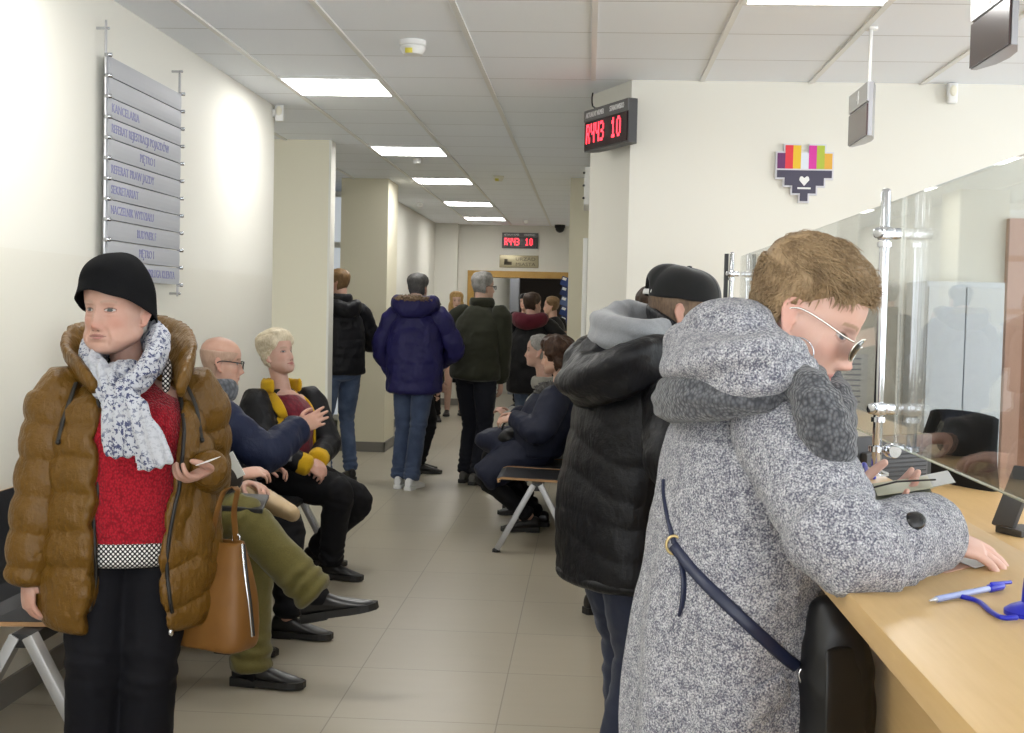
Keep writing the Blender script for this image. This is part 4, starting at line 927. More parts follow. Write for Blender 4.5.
garment('scarf', o, mb, SCARF, .005, 3, None, fold, (.004, 22, 11))
for nm, path, rad in (('scarf_end', [P(118, 394, 3.33), P(116, 410, 3.315), P(122, 430, 3.31), P(126, 455, 3.315)], [[.028, .02], [.045, .016], [.06, .012], [.062, .009]]), ('scarf_end', [P(127, 394, 3.325), P(136, 412, 3.305), P(146, 436, 3.30), P(156, 466, 3.305)], [[.026, .02], [.036, .016], [.046, .012], [.056, .009]])):
    mb = MB(); mb.tube(path, rad, 20, side=nrm(A(1, -.12, -.15)), step=.012)
    ax_ = nrm(A(1, 0, .28 if path[-1][0] > path[0][0] + .05 else -.05)); p0 = path[0]
    garment(nm, o, mb, SCARF, .005, 2, None, lambda V: .004 * np.sin((V - p0) @ ax_ * 2 * PI / .034 + 2 * noise(V * 8, 6)), (.002, 30, 12))
# hat
def hat_geo(h):
    n = 64; rows = 34; V = []
    for inner in (0, 1):
        for i in range(rows):
            v = i / (rows - 1)
            for j in range(n):
                a = 2 * PI * j / n; c, s = math.cos(a), math.sin(a); ed = -.004 + .060 * s; zt = .152
                t = min(v / .72, 1); prof = math.sin(t * PI / 2) ** .72; zz = zt - (zt - ed - .030) * (1 - math.cos(t * PI / 2)) ** .9
                fl = max(0, (v - .68) / .32); zz = zz if v <= .72 else (ed + .030) - .034 * (v - .72) / .28
                x = .095 * prof * c * (1 + .06 * fl ** 1.3); y = -.012 + .116 * prof * s * (1 + (.17 if s > 0 else -.02) * fl ** 1.3)
                if inner: x *= .95; y = (y + .008) * .955 - .008; zz = zz - .005 * (1 - v)
                V.append([x, y, zz])
    F = []; m = rows * n
    for i in range(rows - 1):
        for j in range(n):
            a, b, c_, d = i * n + j, i * n + (j + 1) % n, (i + 1) * n + (j + 1) % n, (i + 1) * n + j
            F.append((a, d, c_, b)); F.append((m + a, m + b, m + c_, m + d))
    for j in range(n): a, b = (rows - 1) * n + j, (rows - 1) * n + (j + 1) % n; F.append((a, m + a, m + b, b))
    V = A(V); V += .004 * np.stack([noise(V * 18, 4), noise(V * 18, 14), noise(V * 18, 24)], 1); return h.w(V), np.array(F)
felt = fabric('black_felt', (.011, .011, .012), (.006, .006, .007), 500, .3, .95, 0, .3, spec=.1)
obj('hat', hat_geo(hd), felt, o)
GREYH = hair_mat('grey_hair', (.42, .40, .37), (.20, .18, .16))
hair_shell(hd, o, GREYH, lambda x, y, z: np.minimum(np.minimum(.006, (-.02 - y) * .5), (-.03 - z) * .5) - .03 * sstep(-.06, -.09, z))
e = hd.w([.079, -.008, -.052]); obj('earring', MB().ball(e, (.005, .005, .009), 10).ball(e + A(0, 0, .010), .004, 8), M['steel'], o)
# paper slip in her hand
sl = sk.wr['L'] + A(-.015, -.085, .018); slip = obj('paper_slip', MB().box(sl + A(.035, -.0, .012), (.045, .06, .002), R=np.stack([nrm(A(1, -.2, .35)), nrm(A(.2, 1, .1)), nrm(np.cross(A(1, -.2, .35), A(.2, 1, .1)))], 1)), mat('white_paper', (.80, .80, .80), .6), origin=sl, smooth=False); base(slip, 'small white paper slip in the fingers of the woman in the hat', 'paper')
# bucket bag
TAN = mat('tan_leather', (.25, .112, .022), .5, spec=.45); t_ = NT(TAN); n_ = t_.noise(t_.coord(), 14, 4); t_.color(t_.mix(n_.outputs[0], (.215, .098, .020), (.145, .058, .011))); t_.normal(t_.bump(t_.noise(t_.coord(), 240, 2).outputs[0], .12, .002))
bc = P(214, 648, 3.58); bt = P(222, 533, 3.58); br = empty('handbag', (bc[0], bc[1], bc[2]), 'tan leather bucket handbag hanging from the arm of the woman in the hat', 'bag')
rows = [(0, .115, .060), (.02, .130, .070), (.08, .128, .072), (.18, .105, .062), (.27, .076, .045), (.315, .058, .028)]
mb = MB(); V = []; n = 40
for h, a, b in rows:
    for j in range(n):
        an = 2 * PI * j / n; c, s = math.cos(an), math.sin(an); V.append([np.sign(c) * abs(c)**.45 * a, np.sign(s) * abs(s)**.6 * b * (1 - .15 * (h > .2) * abs(s)), h])
Rb = np.stack([nrm(A(.92, -.38, 0)), nrm(A(.38, .92, 0)), nrm(A(.03, 0, 1))], 1); V = A(V); bw_ = bc + V @ Rb.T + np.outer(V[:, 2], A(.06, 0, 0))
F = [(i * n + j, i * n + (j + 1) % n, (i + 1) * n + (j + 1) % n, (i + 1) * n + j) for i in range(len(rows) - 1) for j in range(n)] + [tuple(range(n))[::-1]]
mb.add(bw_, F); Vb, Fb = apply_mods(*mb.VF(), lambda ob: (setattr(ob.modifiers.new('s', 'SUBSURF'), 'levels', 2), setattr(ob.modifiers.new('t', 'SOLIDIFY'), 'thickness', .004))[:0])
Vb = Vb + normals(Vb, Fb) * (.004 * fbm(Vb * 14, 3))[:, None]; bd = obj('bag_body', (Vb, Fb), TAN, br); tr = bvh(bd)
g = on(tr, [(242, 545), (245, 575), (249, 605), (252, 636)], .0015)
if len(g) > 2: obj('zip', MB().tube(g, .0045, 8, step=.01), M['steel'], br); obj('zip_tape', MB().tube(A(g) + A(0, .002, 0), [[.009, .002]] * len(g), 8, side=A(1, 0, 0), step=.01), ZIP, br)
top = P(227, 492, 3.50)
obj('strap', MB().tube([P(212, 540, 3.56), P(217, 512, 3.52), top + A(-.012, .02, .0), top + A(.02, .03, .005), P(234, 512, 3.56), P(236, 540, 3.60)], [[.011, .003]] * 6, 10, side=A(.5, .85, 0), step=.012), TAN, br)
for p in (P(212, 538, 3.555), P(236, 538, 3.595)): obj('strap_ring', MB().tube([p + .012 * A(math.cos(a), 0, math.sin(a)) for a in np.arange(12) * PI / 6], .0025, 6, closed=True), M['steel'], br)
# ================================================================== woman in grey at the counter
HEATH = heather('grey_boucle_wool', (.64, .64, .67), (.10, .102, .14), 350, .7, .46)
TONE2 = (.63, .40, .33)
hd = Head(P(806, 315, 2.2), az(-13) + A(0, 0, -.58), size=1.0, nose=1.0, wide=.96, fem=True, age=.15)
sk = Sk(1.66, A(P(722, 600, 2.27)[0], 2.27, .90), 14, P(756, 392, 2.26), shoulders=8, hands={'R': P(928, 533, 2.09), 'L': P(842, 506, 2.42)}, elbow={'R': (-.2, -.85, -.38), 'L': (0, .6, -.8)}, feet={'R': A(P(712, 700, 2.2)[0], 2.2, .07), 'L': A(P(730, 700, 2.36)[0], 2.36, .07)}, sh_w=.105, ua=.160, fa=.150)
g_ = make_person('person in a long grey wool coat and glasses leaning on the counter', sk, hd, TONE2, .0026, {'R': dict(d=(1, .0, -.30), back=(.25, -.25, 1), side=(.2, 1, 0), curl=(.30, .30, .32, .36), thumb=.25, spread=.16), 'L': dict(d=(1, -.12, .22), back=(.25, .35, -.9), side=(0, 1, .45), curl=(.35, .4, .42, .45), thumb=.1, spread=.12)}, dict(lips=(.50, .20, .19), brow=(.34, .22, .14), blush=.6))
o = g_
trousers(o, sk, DARKCLOTH, (.095, .085, .065, .06, .052)); feet(o, sk, length=.25)
mb = MB(); UPZ = A(0, 0, 1)
sk.torso(mb, [(-1.0, .215, .165, -.005), (-.6, .215, .160, -.0), (-.25, .212, .156, .0), (.05, .208, .150, .0), (.3, .205, .145, .0), (.55, .20, .140, -.005), (.78, .19, .125, -.01), (.93, .13, .10), (1.02, .09, .085)], 36)
def coat_folds(V):
    r = (V - sk.pel) @ sk.f; l = (V - sk.pel) @ sk.r; a = np.arctan2(l, r); z = V[:, 2]
    W, S, D = along(V, sk.lines()); f = .010 * sstep(1.15, .75, z) * np.sin(a * 7 + 1.2 * noise(V * 5, 3) + z * 1.5) * (W == 0)
    sl = (W > 0) * (.006 * np.sin(S * 2 * PI / .06 + 4 * noise(V * 7, 5)) * np.exp(-((S - .27) / .09)**2)); return f + sl
coat = garment('wool_coat', o, mb, HEATH, .0055, 4, None, coat_folds, (.005, 9, 7)); ct = bvh(coat)
for k in 'LR':
    mb = MB(); sk.arm(mb, k, (.080, .078, .071, .066, .060), 1.0, 26); garment('sleeve', o, mb, HEATH, .0055, 4, None, lambda V: .006 * np.sin(along(V, sk.lines()[1:])[1] * 2 * PI / .065 + 4 * noise(V * 7, 5)) * np.exp(-((along(V, sk.lines()[1:])[1] - .27) / .10)**2), (.005, 9, 17))
ct = bvh(*[c for c in o.children if c.name.startswith(('wool_coat', 'sleeve'))])
# cuff fold and button
w_, e_ = sk.wr['R'], sk.el['R']; d_ = nrm(w_ - e_)
mb = MB(); mb.tube([w_ - d_ * .075, w_ - d_ * .03, w_ + d_ * .004], [.069, .0685, .066], 26, step=.012); garment('cuff', o, mb, HEATH, .005, 3, wr=(.003, 14, 4))
ct2 = bvh(*[c for c in o.children if c.name.startswith(('wool_coat', 'sleeve', 'cuff'))])
BLK = mat('glossy_black_button', (.012, .012, .014), .22)
p = eye_ray(915, 521, ct2, .002)
if p is not None:
    nv = nrm(A(0, 0, EYE) - p) * .6 + A(0, -.2, .8); obj('button', MB().lathe([(.004, .010), (.012, .008), (.0155, .004), (.0155, -.002), (.012, -.004)], p, 22, nrm(nv)), BLK, o, angle=40)
# hood
mb = MB()
mb.tube([P(796, 360, 2.07), P(764, 364, 2.03), P(728, 364, 2.06), P(698, 360, 2.17), P(694, 352, 2.30), P(722, 344, 2.44), P(776, 340, 2.42)], [[.028, .036], [.042, .05], [.050, .055], [.052, .056], [.05, .055], [.046, .05], [.034, .04]], 22, side=A(0, 0, 1), step=.02)
mb.tube([P(778, 346, 2.11), P(756, 334, 2.13), P(724, 332, 2.20), P(702, 342, 2.26)], [[.020, .042], [.040, .062], [.046, .07], [.036, .055]], 20, side=A(0, 0, 1), step=.02)
mb.ball(P(738, 354, 2.24), (.12, .12, .045), 20)
def hoodf(V): return .008 * np.sin((V[:, 2] - .5 * V[:, 0]) * 2 * PI / .085 + 2.5 * noise(V * 6, 8))
garment('hood', o, mb, HEATH, .0055, 5, None, hoodf, (.006, 9, 2))
# knitted snood
SNOOD = knit('charcoal_chunky_knit', (.15, .155, .17), 190, (.045, .047, .055), .8)
mb = MB(); mb.tube([P(808, 378, 2.14), P(796, 386, 2.08), P(752, 394, 2.03), P(694, 398, 2.10), P(674, 400, 2.24), P(700, 392, 2.42), P(770, 380, 2.44), P(812, 382, 2.32), P(830, 400, 2.24), P(832, 434, 2.17), P(822, 456, 2.12)], [[.03, .03], [.034, .03], [.032, .03], [.038, .034], [.04, .036], [.036, .034], [.036, .034], [.042, .035], [.048, .038], [.048, .038], [.03, .03]], 20, side=A(0, 0, 1), step=.015)
mb.tube([P(796, 378, 2.05), P(812, 398, 1.99), P(824, 424, 1.96), P(832, 448, 1.97), P(830, 462, 2.0)], [[.022, .03], [.034, .04], [.038, .042], [.036, .04], [.024, .026]], 20, step=.015)
garment('knitted_snood', o, mb, SNOOD, .005, 4, None, lambda V: .0022 * np.sin(V[:, 2] * 2 * PI / .03 + 4 * noise(V * 6, 1)), (.004, 16, 3))
# hair
H1 = hair_mat('dark_blond_hair', (.38, .265, .15), (.165, .105, .055), .5)
def th2(x, y, z):
    ax = np.abs(x); front = .074 - .03 * sstep(.03, .07, ax)
    ln = np.where(y > .03, front - (y - .03) * .0, np.where(y > -.03, -.0 + (y + .03) / .06 * .055, -.045 + (y + .03) * .15)); d = z - ln
    t = np.clip(d * .35, -.012, .012) * 1 + .006 * sstep(.0, .07, d) * sstep(.02, .09, z) + .010 * sstep(.03, .09, y) * sstep(.055, .08, z)
    return t
hair_shell(hd, o, H1, th2, noise_amp=.006, nfreq=(40, 14, 40), seed=4)
def flow2(p): return A(.15 * np.sign(p[0]), .75, .05 if p[1] < .04 else .45) if p[2] > .06 else A(0, .25 if p[1] > 0 else -.1, -.9)
def hl(p): return (.040 if p[1] < .04 else .026) if p[2] > .06 else .018
locks(hd, o, H1, th2, flow2, 4200, hl, .0015, .003, seed=5)
# glasses
GLD = mat('silver_wire', (.72, .70, .66), .2, 1); LENS = mat('dark_tinted_lens', (.018, .016, .016), .06, spec=.8)
def glasses(root, hd, frame, lens, lw=.024, lh=.019, drop=-.004, yf=.103, wire=.0013, thick_top=0, name='glasses', tint=True):
    g = None
    for sx in (-1, 1):
        pts = [];
        for k in range(24):
            a = 2 * PI * k / 24; c, s = math.cos(a), math.sin(a); xx = sx * .033 + lw * np.sign(c) * abs(c)**.75; zz = drop + lh * np.sign(s) * abs(s)**.8; pts.append([xx, yf - .010 * ((abs(xx) - .02) / .04)**2 - .06 * (zz - drop) * -.3, zz])
        pts = hd.w(pts); fr = MB().tube(pts, wire, 6, closed=True)
        if sx < 0: br = [hd.w([-.010, yf, drop + .006]), hd.w([0, yf + .004, drop + .009]), hd.w([.010, yf, drop + .006])]; fr.tube(br, wire, 6)
        if thick_top: fr.tube(pts[:13], wire * thick_top, 8)
        f_ = obj(name, fr, frame, g or root); 
        if g is None: g = f_
        lm = MB(); c0 = pts.mean(0); lm.add(list(pts + hd.f * .0006) + list(pts - hd.f * .0006) + [c0 + hd.f * .0025, c0 + hd.f * .0012], [(k, (k + 1) % 24, 48) for k in range(24)] + [((k + 1) % 24 + 24, k + 24, 49) for k in range(24)] + [(k, k + 24, (k + 1) % 24 + 24, (k + 1) % 24) for k in range(24)])
        obj('lens', lm, lens, g)
        hx_ = sx * (.033 + lw); tm = [hd.w([hx_, yf - .014, drop + .010]), hd.w([sx * .072, yf - .03, drop + .010]), hd.w([sx * .079 * hd.wide, .03, .008]), hd.w([sx * .081 * hd.wide, -.012, .006]), hd.w([sx * .080 * hd.wide, -.035, -.012])]
        obj('temple', MB().tube(tm, [wire * 1.25] * 5, 6, step=.008), frame, g)
    g.name = name; return g
glasses(o, hd, GLD, LENS, .026, .021, -.006, .106)
ec = hd.w([.083, .026, -.058]); obj('hoop_earring', MB().tube([ec + hd.R @ A(.002 * math.sin(a), .026 * math.cos(a), .026 * math.sin(a)) for a in np.arange(30) * 2 * PI / 30], .0011, 6, closed=True), M['steel'], o)
# documents, card, pen
PAL = sk.wr['L'] + A(.095, -.015, .035)
def slabR(ex, ey): ex = nrm(ex); ez = nrm(np.cross(ex, ey)); return np.stack([ex, np.cross(ez, ex), ez], 1)
dr_ = empty('document_wallet', PAL, 'open grey-green document holder in the raised hand of the woman in grey', 'documents')
obj('cover', MB().box(PAL + A(.0, 0, .0), (.12, .085, .005), R=slabR((1, -.1, .18), (.1, 1, .25)), bev=.0015), mat('olive_grey_cover', (.16, .17, .13), .45), dr_, smooth=False)
obj('card', MB().box(PAL + A(.055, .0, .018), (.095, .062, .0016), R=slabR((1, -.1, .26), (.1, 1, .25))), mat('grey_laminated_card', (.42, .44, .44), .25), dr_, smooth=False)
obj('page', MB().box(PAL + A(.01, -.012, .0105), (.10, .06, .0016), R=slabR((1, -.12, .2), (.1, 1, .25))), mat('pale_green_page', (.45, .46, .36), .5), dr_, smooth=False)
pn = obj('pen', MB().tube([PAL + A(-.075, -.04, .002), PAL + A(-.01, -.045, .022), PAL + A(.06, -.045, .028)], .0018, 8), M['black'], origin=PAL + A(0, -.03, .03)); base(pn, 'thin black pen between the fingers of the raised hand over the counter', 'pen')
CZ_ = 1.0802
def flat(px, py, z=1.08):
    d = P(px, py, 1) - A(0, 0, EYE); return A(0, 0, EYE) + d * ((z - EYE) / d[2])
def sheet(name, corners, m, label, cat, th=.0012, z=1.0806, group=None):
    q = [flat(*c) for c in corners]; c0 = sum(q) / len(q); mb = MB().prism([(p[0], p[1]) for p in q], (0, 0, z), (1, 0, 0), (0, 1, 0), (0, 0, 1), th); ob = obj(name, mb, m, origin=A(c0[0], c0[1], z), smooth=False); return base(ob, label, cat, group)
sheet('identity_card', [(950, 560), (978, 557), (1003, 562), (975, 570)], mat('white_card', (.72, .74, .76), .3), 'white card on the counter under the fingers of the woman in grey', 'card', .0012, 1.0825)
fb_ = mat('clear_plastic_sleeve', (.72, .70, .66), .12, spec=.7); sheet('plastic_sleeve', [(893, 573), (930, 562), (952, 570), (918, 580)], fb_, 'clear plastic sleeve under the cuff of the woman in grey', 'sleeve', .001)
sheet('pink_form', [(925, 566), (985, 552), (1000, 560), (945, 574)], mat('pinkish_form', (.66, .40, .30), .6), 'pinkish form lying under the hand of the woman in grey', 'paper', .0008, 1.0808)
# tethered pen and holder
BLUE = mat('blue_plastic', (.012, .02, .42), .3); CLR = mat('clear_blue_barrel', (.30, .36, .62), .15, spec=.7)
a, b = flat(929, 605) + A(0, 0, .006), flat(1003, 591) + A(0, 0, .008); pr = empty('tethered_pen', a * .5 + b * .5 - A(0, 0, .006), 'blue ballpoint pen lying on the counter, tied to a blue holder', 'pen')
dv = nrm(b - a); obj('barrel', MB().tube([a + dv * .018, b - dv * .03], .0048, 12), CLR, pr); obj('tip', MB().lathe([(.001, 0), (.0022, .006), (.0046, .02)], a, 12, dv), M['lightalu'], pr); obj('refill', MB().tube([a + dv * .02, b - dv * .04], .0051, 6), BLUE, pr) if False else None
obj('cap', MB().tube([b - dv * .035, b - dv * .005], .0062, 12).tube([b - dv * .03 + A(0, 0, .006), b + dv * .018 + A(0, 0, .003)], .003, 8), BLUE, pr)
c1 = flat(978, 604) + A(0, 0, .004); c2 = flat(1002, 622) + A(0, 0, .006); hc_ = flat(1030, 615)
obj('cord', MB().tube([a + dv * .07 + A(0, 0, -.002), c1, flat(990, 614) + A(0, 0, .004), c2, flat(1016, 622) + A(0, 0, .006)], .0036, 8, step=.006), BLUE, pr)
ph_ = obj('pen_holder', MB().lathe([(.034, 0), (.034, .006), (.026, .012), (.012, .018), (.010, .05), (.006, .052)], hc_ + A(0, 0, .0), 24), BLUE, origin=hc_, angle=40); base(ph_, 'round blue pen holder standing on the counter at the right edge', 'pen holder')
q = flat(852, 474); ph2 = empty('tethered_pen', q, 'coiled blue pen and cord lying on the counter behind the raised hand', 'pen')
obj('holder', MB().lathe([(.035, 0), (.035, .008), (.02, .016), (.012, .022)], flat(848, 472), 22), BLUE, ph2, angle=40)
obj('cord', MB().tube([flat(838, 470) + A(0, 0, .005), flat(850, 466) + A(0, 0, .02), flat(858, 474) + A(0, 0, .008), flat(864, 470) + A(0, 0, .016), flat(868, 477) + A(0, 0, .006), flat(874, 480) + A(0, 0, .006)], .0055, 8, step=.008), BLUE, ph2)
obj('barrel', MB().tube([flat(836, 480) + A(0, 0, .006), flat(866, 481) + A(0, 0, .006)], .005, 10), BLUE, ph2)
# crossbody bag
NAVY = mat('navy_leather', (.012, .017, .045), .38); LBLK = mat('black_leather_bag', (.008, .008, .009), .42)
bagr = empty('shoulder_bag', P(838, 700, 2.12), 'black shoulder bag with a navy strap hanging between the woman in grey and the counter', 'bag')
mb = MB(); mb.tube([P(830, 760, 2.12), P(836, 700, 2.11), P(834, 640, 2.10), P(828, 608, 2.10)], [[.058, .06], [.062, .062], [.05, .05], [.03, .03]], 26, side=nrm(A(.8, .6, 0)), step=.02)
garment('bag_body', bagr, mb, LBLK, .006, 3, wr=(.006, 12, 6))
obj('flap', MB().tube([P(842, 650, 2.05), P(846, 690, 2.04), P(845, 745, 2.045)], [[.035, .008], [.045, .008], [.045, .008]], 16, side=nrm(A(.8, .5, 0)), step=.02), LBLK, bagr)
g = on(ct, [(664, 480), (664, 492), (667, 512), (671, 530), (674, 543)], .004)
if len(g) > 2: obj('thin_strap', MB().tube(g, [[.005, .002]] * len(g), 8, step=.012), NAVY, bagr)
g = on(ct, [(674, 545), (690, 566), (710, 588), (735, 612), (760, 635), (782, 655), (797, 667)], .005)
if len(g) > 3:
    tr_ = np.gradient(A(g), axis=0); vw = [nrm(p - A(0, 0, EYE)) for p in g]; sd = [nrm(np.cross(v, t)) for v, t in zip(vw, tr_)]
    obj('strap', MB().tube(g, [[.0105, .003]] * len(g), 10, side=A(sd), step=.012), NAVY, bagr)
    e0 = A(g[-1]); obj('ring', MB().tube([e0 + A(.02, 0, -.018) + .02 * (A(1, 0, -1) * .7 * math.cos(t) + A(.5, 0, .6) * .9 * math.sin(t)) for t in np.arange(16) * PI / 8], .0028, 8, closed=True), M['steel'], bagr)
    b0 = A(g[0]); obj('buckle', MB().tube([b0 + .013 * A(math.cos(t), 0, 1.2 * math.sin(t)) for t in np.arange(16) * PI / 8], .0026, 8, closed=True), mat('brass', (.55, .42, .2), .3, 1), bagr)
g = on(ct, [(680, 556), (684, 580), (683, 600), (679, 616)], .005)
if len(g) > 2: obj('strap_end', MB().tube(g, [[.006, .002], [.006, .002], [.006, .002], [.003, .002]][:len(g)], 8, step=.01), NAVY, bagr)
pk = on(ct, [(748, 690), (768, 680), (786, 674)], .006)
if len(pk) == 3:
    mb = MB(); mb.tube([pk[0] + A(0, 0, -.03), pk[1] + A(0, 0, -.03), pk[2] + A(0, 0, -.02)], [[.03, .008]] * 3, 14, side=A(0, 0, 1), step=.012); garment('pocket_flap', o, mb, HEATH, .005, 2, wr=None)
# ================================================================== man in the cap
hd = Head(P(681, 313, 3.6), az(8) + A(0, 0, -.22), size=1.0, wide=1.0)
sk = Sk(1.76, A(P(618, 505, 3.62)[0], 3.62, .93), 28, P(652, 352, 3.60), shoulders=22, hands={'R': A(.47, 3.32, 1.12), 'L': A(.50, 3.82, 1.13)}, elbow={'R': (-.2, -.9, -.7), 'L': (-.2, .9, -.7)}, feet={'R': A(P(608, 800, 3.5)[0], 3.5, .08), 'L': A(P(628, 800, 3.75)[0], 3.78, .08)})
c_ = make_person('person in a black quilted jacket and dark baseball cap bent over the counter', sk, hd, (.50, .31, .24), .004, {'R': dict(back=(0, 0, 1), side=(0, 1, 0)), 'L': dict(back=(0, 0, 1), side=(0, -1, 0))})
o = c_
trousers(o, sk, DENIMD, (.105, .09, .072, .068, .062), .97, voxel=.008); feet(o, sk, length=.28)
BLKQ = puffer_mat('black_quilted_nylon', (.008, .008, .010), .44, .5, .5)
mb = MB(); sk.torso(mb, [(-.46, .214, .150, -.0), (-.3, .216, .152, -.0), (0, .214, .150, -.005), (.35, .216, .150, -.01), (.62, .218, .148, -.015), (.82, .205, .125, -.01), (.95, .14, .11), (1.0, .10, .09)], 32)
pq_ = puff(sk.lines(), .085, .006, .014, lambda V, W: np.where(W == 0, .12 * np.abs((V - sk.pel) @ sk.r) + .1 * noise(V * 3, 2), 0))
jk = garment('quilted_jacket', o, mb, BLKQ, .007, 3, None, pq_, (.005, 8, 12)); jt = bvh(jk)
for k in 'LR':
    mb = MB(); sk.arm(mb, k, (.094, .088, .078, .072, .058), .98, 22); garment('sleeve', o, mb, BLKQ, .007, 3, None, puff(sk.lines()[1:], .085, .006, .014), (.005, 8, 22))
mb = MB(); sk.torso(mb, [(-.47, .217, .153, 0), (-.43, .219, .155, 0)], 32); garment('hem', o, mb, BLKQ, .007, 2, wr=(.003, 10, 3))
mb = MB(); mb.tube([P(668, 356, 3.38), P(628, 366, 3.34), P(592, 378, 3.44), P(582, 374, 3.60), P(604, 352, 3.78), P(650, 338, 3.80)], [[.045, .05], [.066, .062], [.075, .065], [.072, .065], [.062, .06], [.045, .045]], 20, side=A(.1, 0, 1), step=.02); mb.ball(P(622, 356, 3.56), (.12, .14, .06), 18)
mb.tube([P(660, 372, 3.40), P(645, 400, 3.40), P(630, 430, 3.42)], [[.03, .02], [.03, .02], [.02, .015]], 12) if False else None
garment('jacket_hood', o, mb, BLKQ, .007, 4, None, lambda V: .010 * np.sin((V[:, 2] - .35 * V[:, 0]) * 2 * PI / .10 + 3 * noise(V * 5, 8)), (.008, 10, 5))
GH = fabric('grey_sweatshirt', (.30, .31, .33), (.19, .195, .21), 500, .3, .95, .3, .3)
mb = MB(); mb.tube([P(664, 330, 3.50), P(640, 334, 3.44), P(614, 334, 3.50), P(606, 328, 3.62), P(622, 318, 3.74), P(650, 316, 3.74)], [[.03, .03], [.045, .045], [.052, .05], [.055, .05], [.048, .046], [.03, .03]], 18, side=A(0, 0, 1), step=.015); mb.ball(P(628, 334, 3.6), (.075, .09, .05), 16)
garment('sweatshirt_hood', o, mb, GH, .006, 4, None, lambda V: .006 * np.sin((V[:, 2] + .4 * V[:, 0]) * 2 * PI / .07 + 2 * noise(V * 6, 8)), (.005, 12, 5))
mb = MB(); mb.tube([P(675, 335, 3.50), P(664, 326, 3.52), P(652, 316, 3.62), P(656, 312, 3.72)], [[.03, .012], [.036, .012], [.036, .012], [.03, .012]], 14, side=A(-.3, 0, 1), step=.012); garment('jacket_collar', o, mb, BLKQ, .005, 2, wr=(.003, 14, 4))
SH = hair_mat('short_brown_hair', (.20, .135, .09), (.10, .065, .045), .6)
hair_shell(hd, o, SH, lambda x, y, z: np.where(y > .035, -.01, np.clip((z + .045 + np.where(y > -.03, (y + .03) * 1.0, 0)) * .25, -.008, .0035)), noise_amp=.0015)
CAPM = fabric('charcoal_cap_cotton', (.012, .012, .013), (.006, .006, .006), 700, .25, .9, .25, .3); CAPG = fabric('grey_cap_cotton', (.055, .058, .062), (.03, .03, .034), 700, .25, .9, .25, .3)
def cap_geo(h, k0, k1, zo=0., back=True):
    """cap crown between two azimuths"""
    n = 72; rows = 22; V = []; F = []
    js = [j for j in range(n + 1) if k0 <= j <= k1]
    for i in range(rows):
        v = i / (rows - 1)
        for j in js:
            a = -PI / 2 + 2 * PI * j / n; c, s = math.cos(a), math.sin(a); pr_ = math.sin(v * PI / 2)**.62; bz = .035 + .012 * s; bz += (.052 * max(0, 1 - ((abs(((a + PI / 2 + PI) % (2 * PI)) - PI)) / .42)**2)**.5 if back else 0)
            zt = .130; z = zt - (zt - bz) * (1 - math.cos(v * PI / 2))**.95; V.append([.0865 * pr_ * c, -.008 + .111 * pr_ * s, z + zo])
    m = len(js)
    for i in range(rows - 1): F += [(i * m + j, (i + 1) * m + j, (i + 1) * m + j + 1, i * m + j + 1) for j in range(m - 1)]
    V = A(V); V[:, 2] += .002 * noise(V * 30, 2)
    def s_(ob): q = ob.modifiers.new('s', 'SOLIDIFY'); q.thickness = .003
    return apply_mods(h.w(V), np.array(F), s_)
capo = obj('cap', cap_geo(hd, 0, 72), CAPM, o); obj('front_panel', (lambda g: (g[0] + (g[0] - hd.c) * .006, g[1]))(cap_geo(hd, 29, 43, .0, False)), CAPG, capo)
bv = []; 
for i in range(9):
    for j in range(25): a = -1.15 + 2.3 * j / 24; r0 = i / 8; bv.append([(.078 + .004 * r0) * math.sin(a), -.008 + (.104 + r0 * .075 * math.cos(a * .8)) * math.cos(a * .75) - .0, .045 - .018 * r0 - .10 * (math.sin(a) * .078)**2 / .02])
vf = apply_mods(hd.w(bv), np.array([(i * 25 + j, i * 25 + j + 1, (i + 1) * 25 + j + 1, (i + 1) * 25 + j) for i in range(8) for j in range(24)]), lambda ob: setattr(ob.modifiers.new('s', 'SOLIDIFY'), 'thickness', .003)); obj('visor', vf, CAPM, capo)
obj('strap', MB().tube([hd.w([-.04, -.104, .036]), hd.w([0, -.118, .034]), hd.w([.04, -.104, .036])], [[.008, .002]] * 3, 8, side=hd.u, step=.01), mat('pale_strap', (.55, .55, .54), .5), capo); obj('top_button', MB().ball(hd.w([0, -.008, .131]), (.008, .008, .004), 10), CAPM, capo)
# ================================================================== everybody else
def jacket(o, sk, m, hem=-.3, w=.22, d=.15, arm=(.085, .08, .072, .066, .055), voxel=.010, disp=None, wr=(.007, 9, 3), name='jacket', cut=None, shoulder=.19, end=.98, flare=0., off=-.01, smooth=3):
    mb = MB(); H = sk.H / 1.74
    sk.torso(mb, [(hem, (w + flare) * H, (d + flare) * H, off), (hem * .5, (w + flare * .5) * H, (d + flare * .5) * H, off), (.1, w * H, d * H, off), (.5, w * H, d * H, off), (.78, shoulder * H * 1.02, d * .86 * H, off), (.93, shoulder * .68 * H, d * .68 * H, off), (1.01, .085 * H, .08 * H)], 30)
    body = garment(name, o, mb, m, voxel, smooth, cut, disp, wr)
    for k in 'LR':
        ab = MB(); sk.arm(ab, k, [r * H for r in arm], end, 18); garment('sleeve', o, ab, m, voxel, smooth, None, disp, wr)
    return body
def collar(o, sk, hd, m, r=(.05, .05), z=.0, name='collar', gap=.5, voxel=.007, wr=(.004, 14, 4), h=.0, rad=.085):
    c = sk.neck * .75 + hd.c * .25 + A(0, 0, z); pts = [c - sk.sf * math.cos(a) * rad + sk.sr * math.sin(a) * rad * 1.05 for a in np.linspace(-PI + gap, PI - gap, 9)]
    mb = MB(); mb.tube(pts, [[r[0], r[1]]] * 9, 16, side=A(0, 0, 1), step=.02); return garment(name, o, mb, m, voxel, 3, wr=wr)
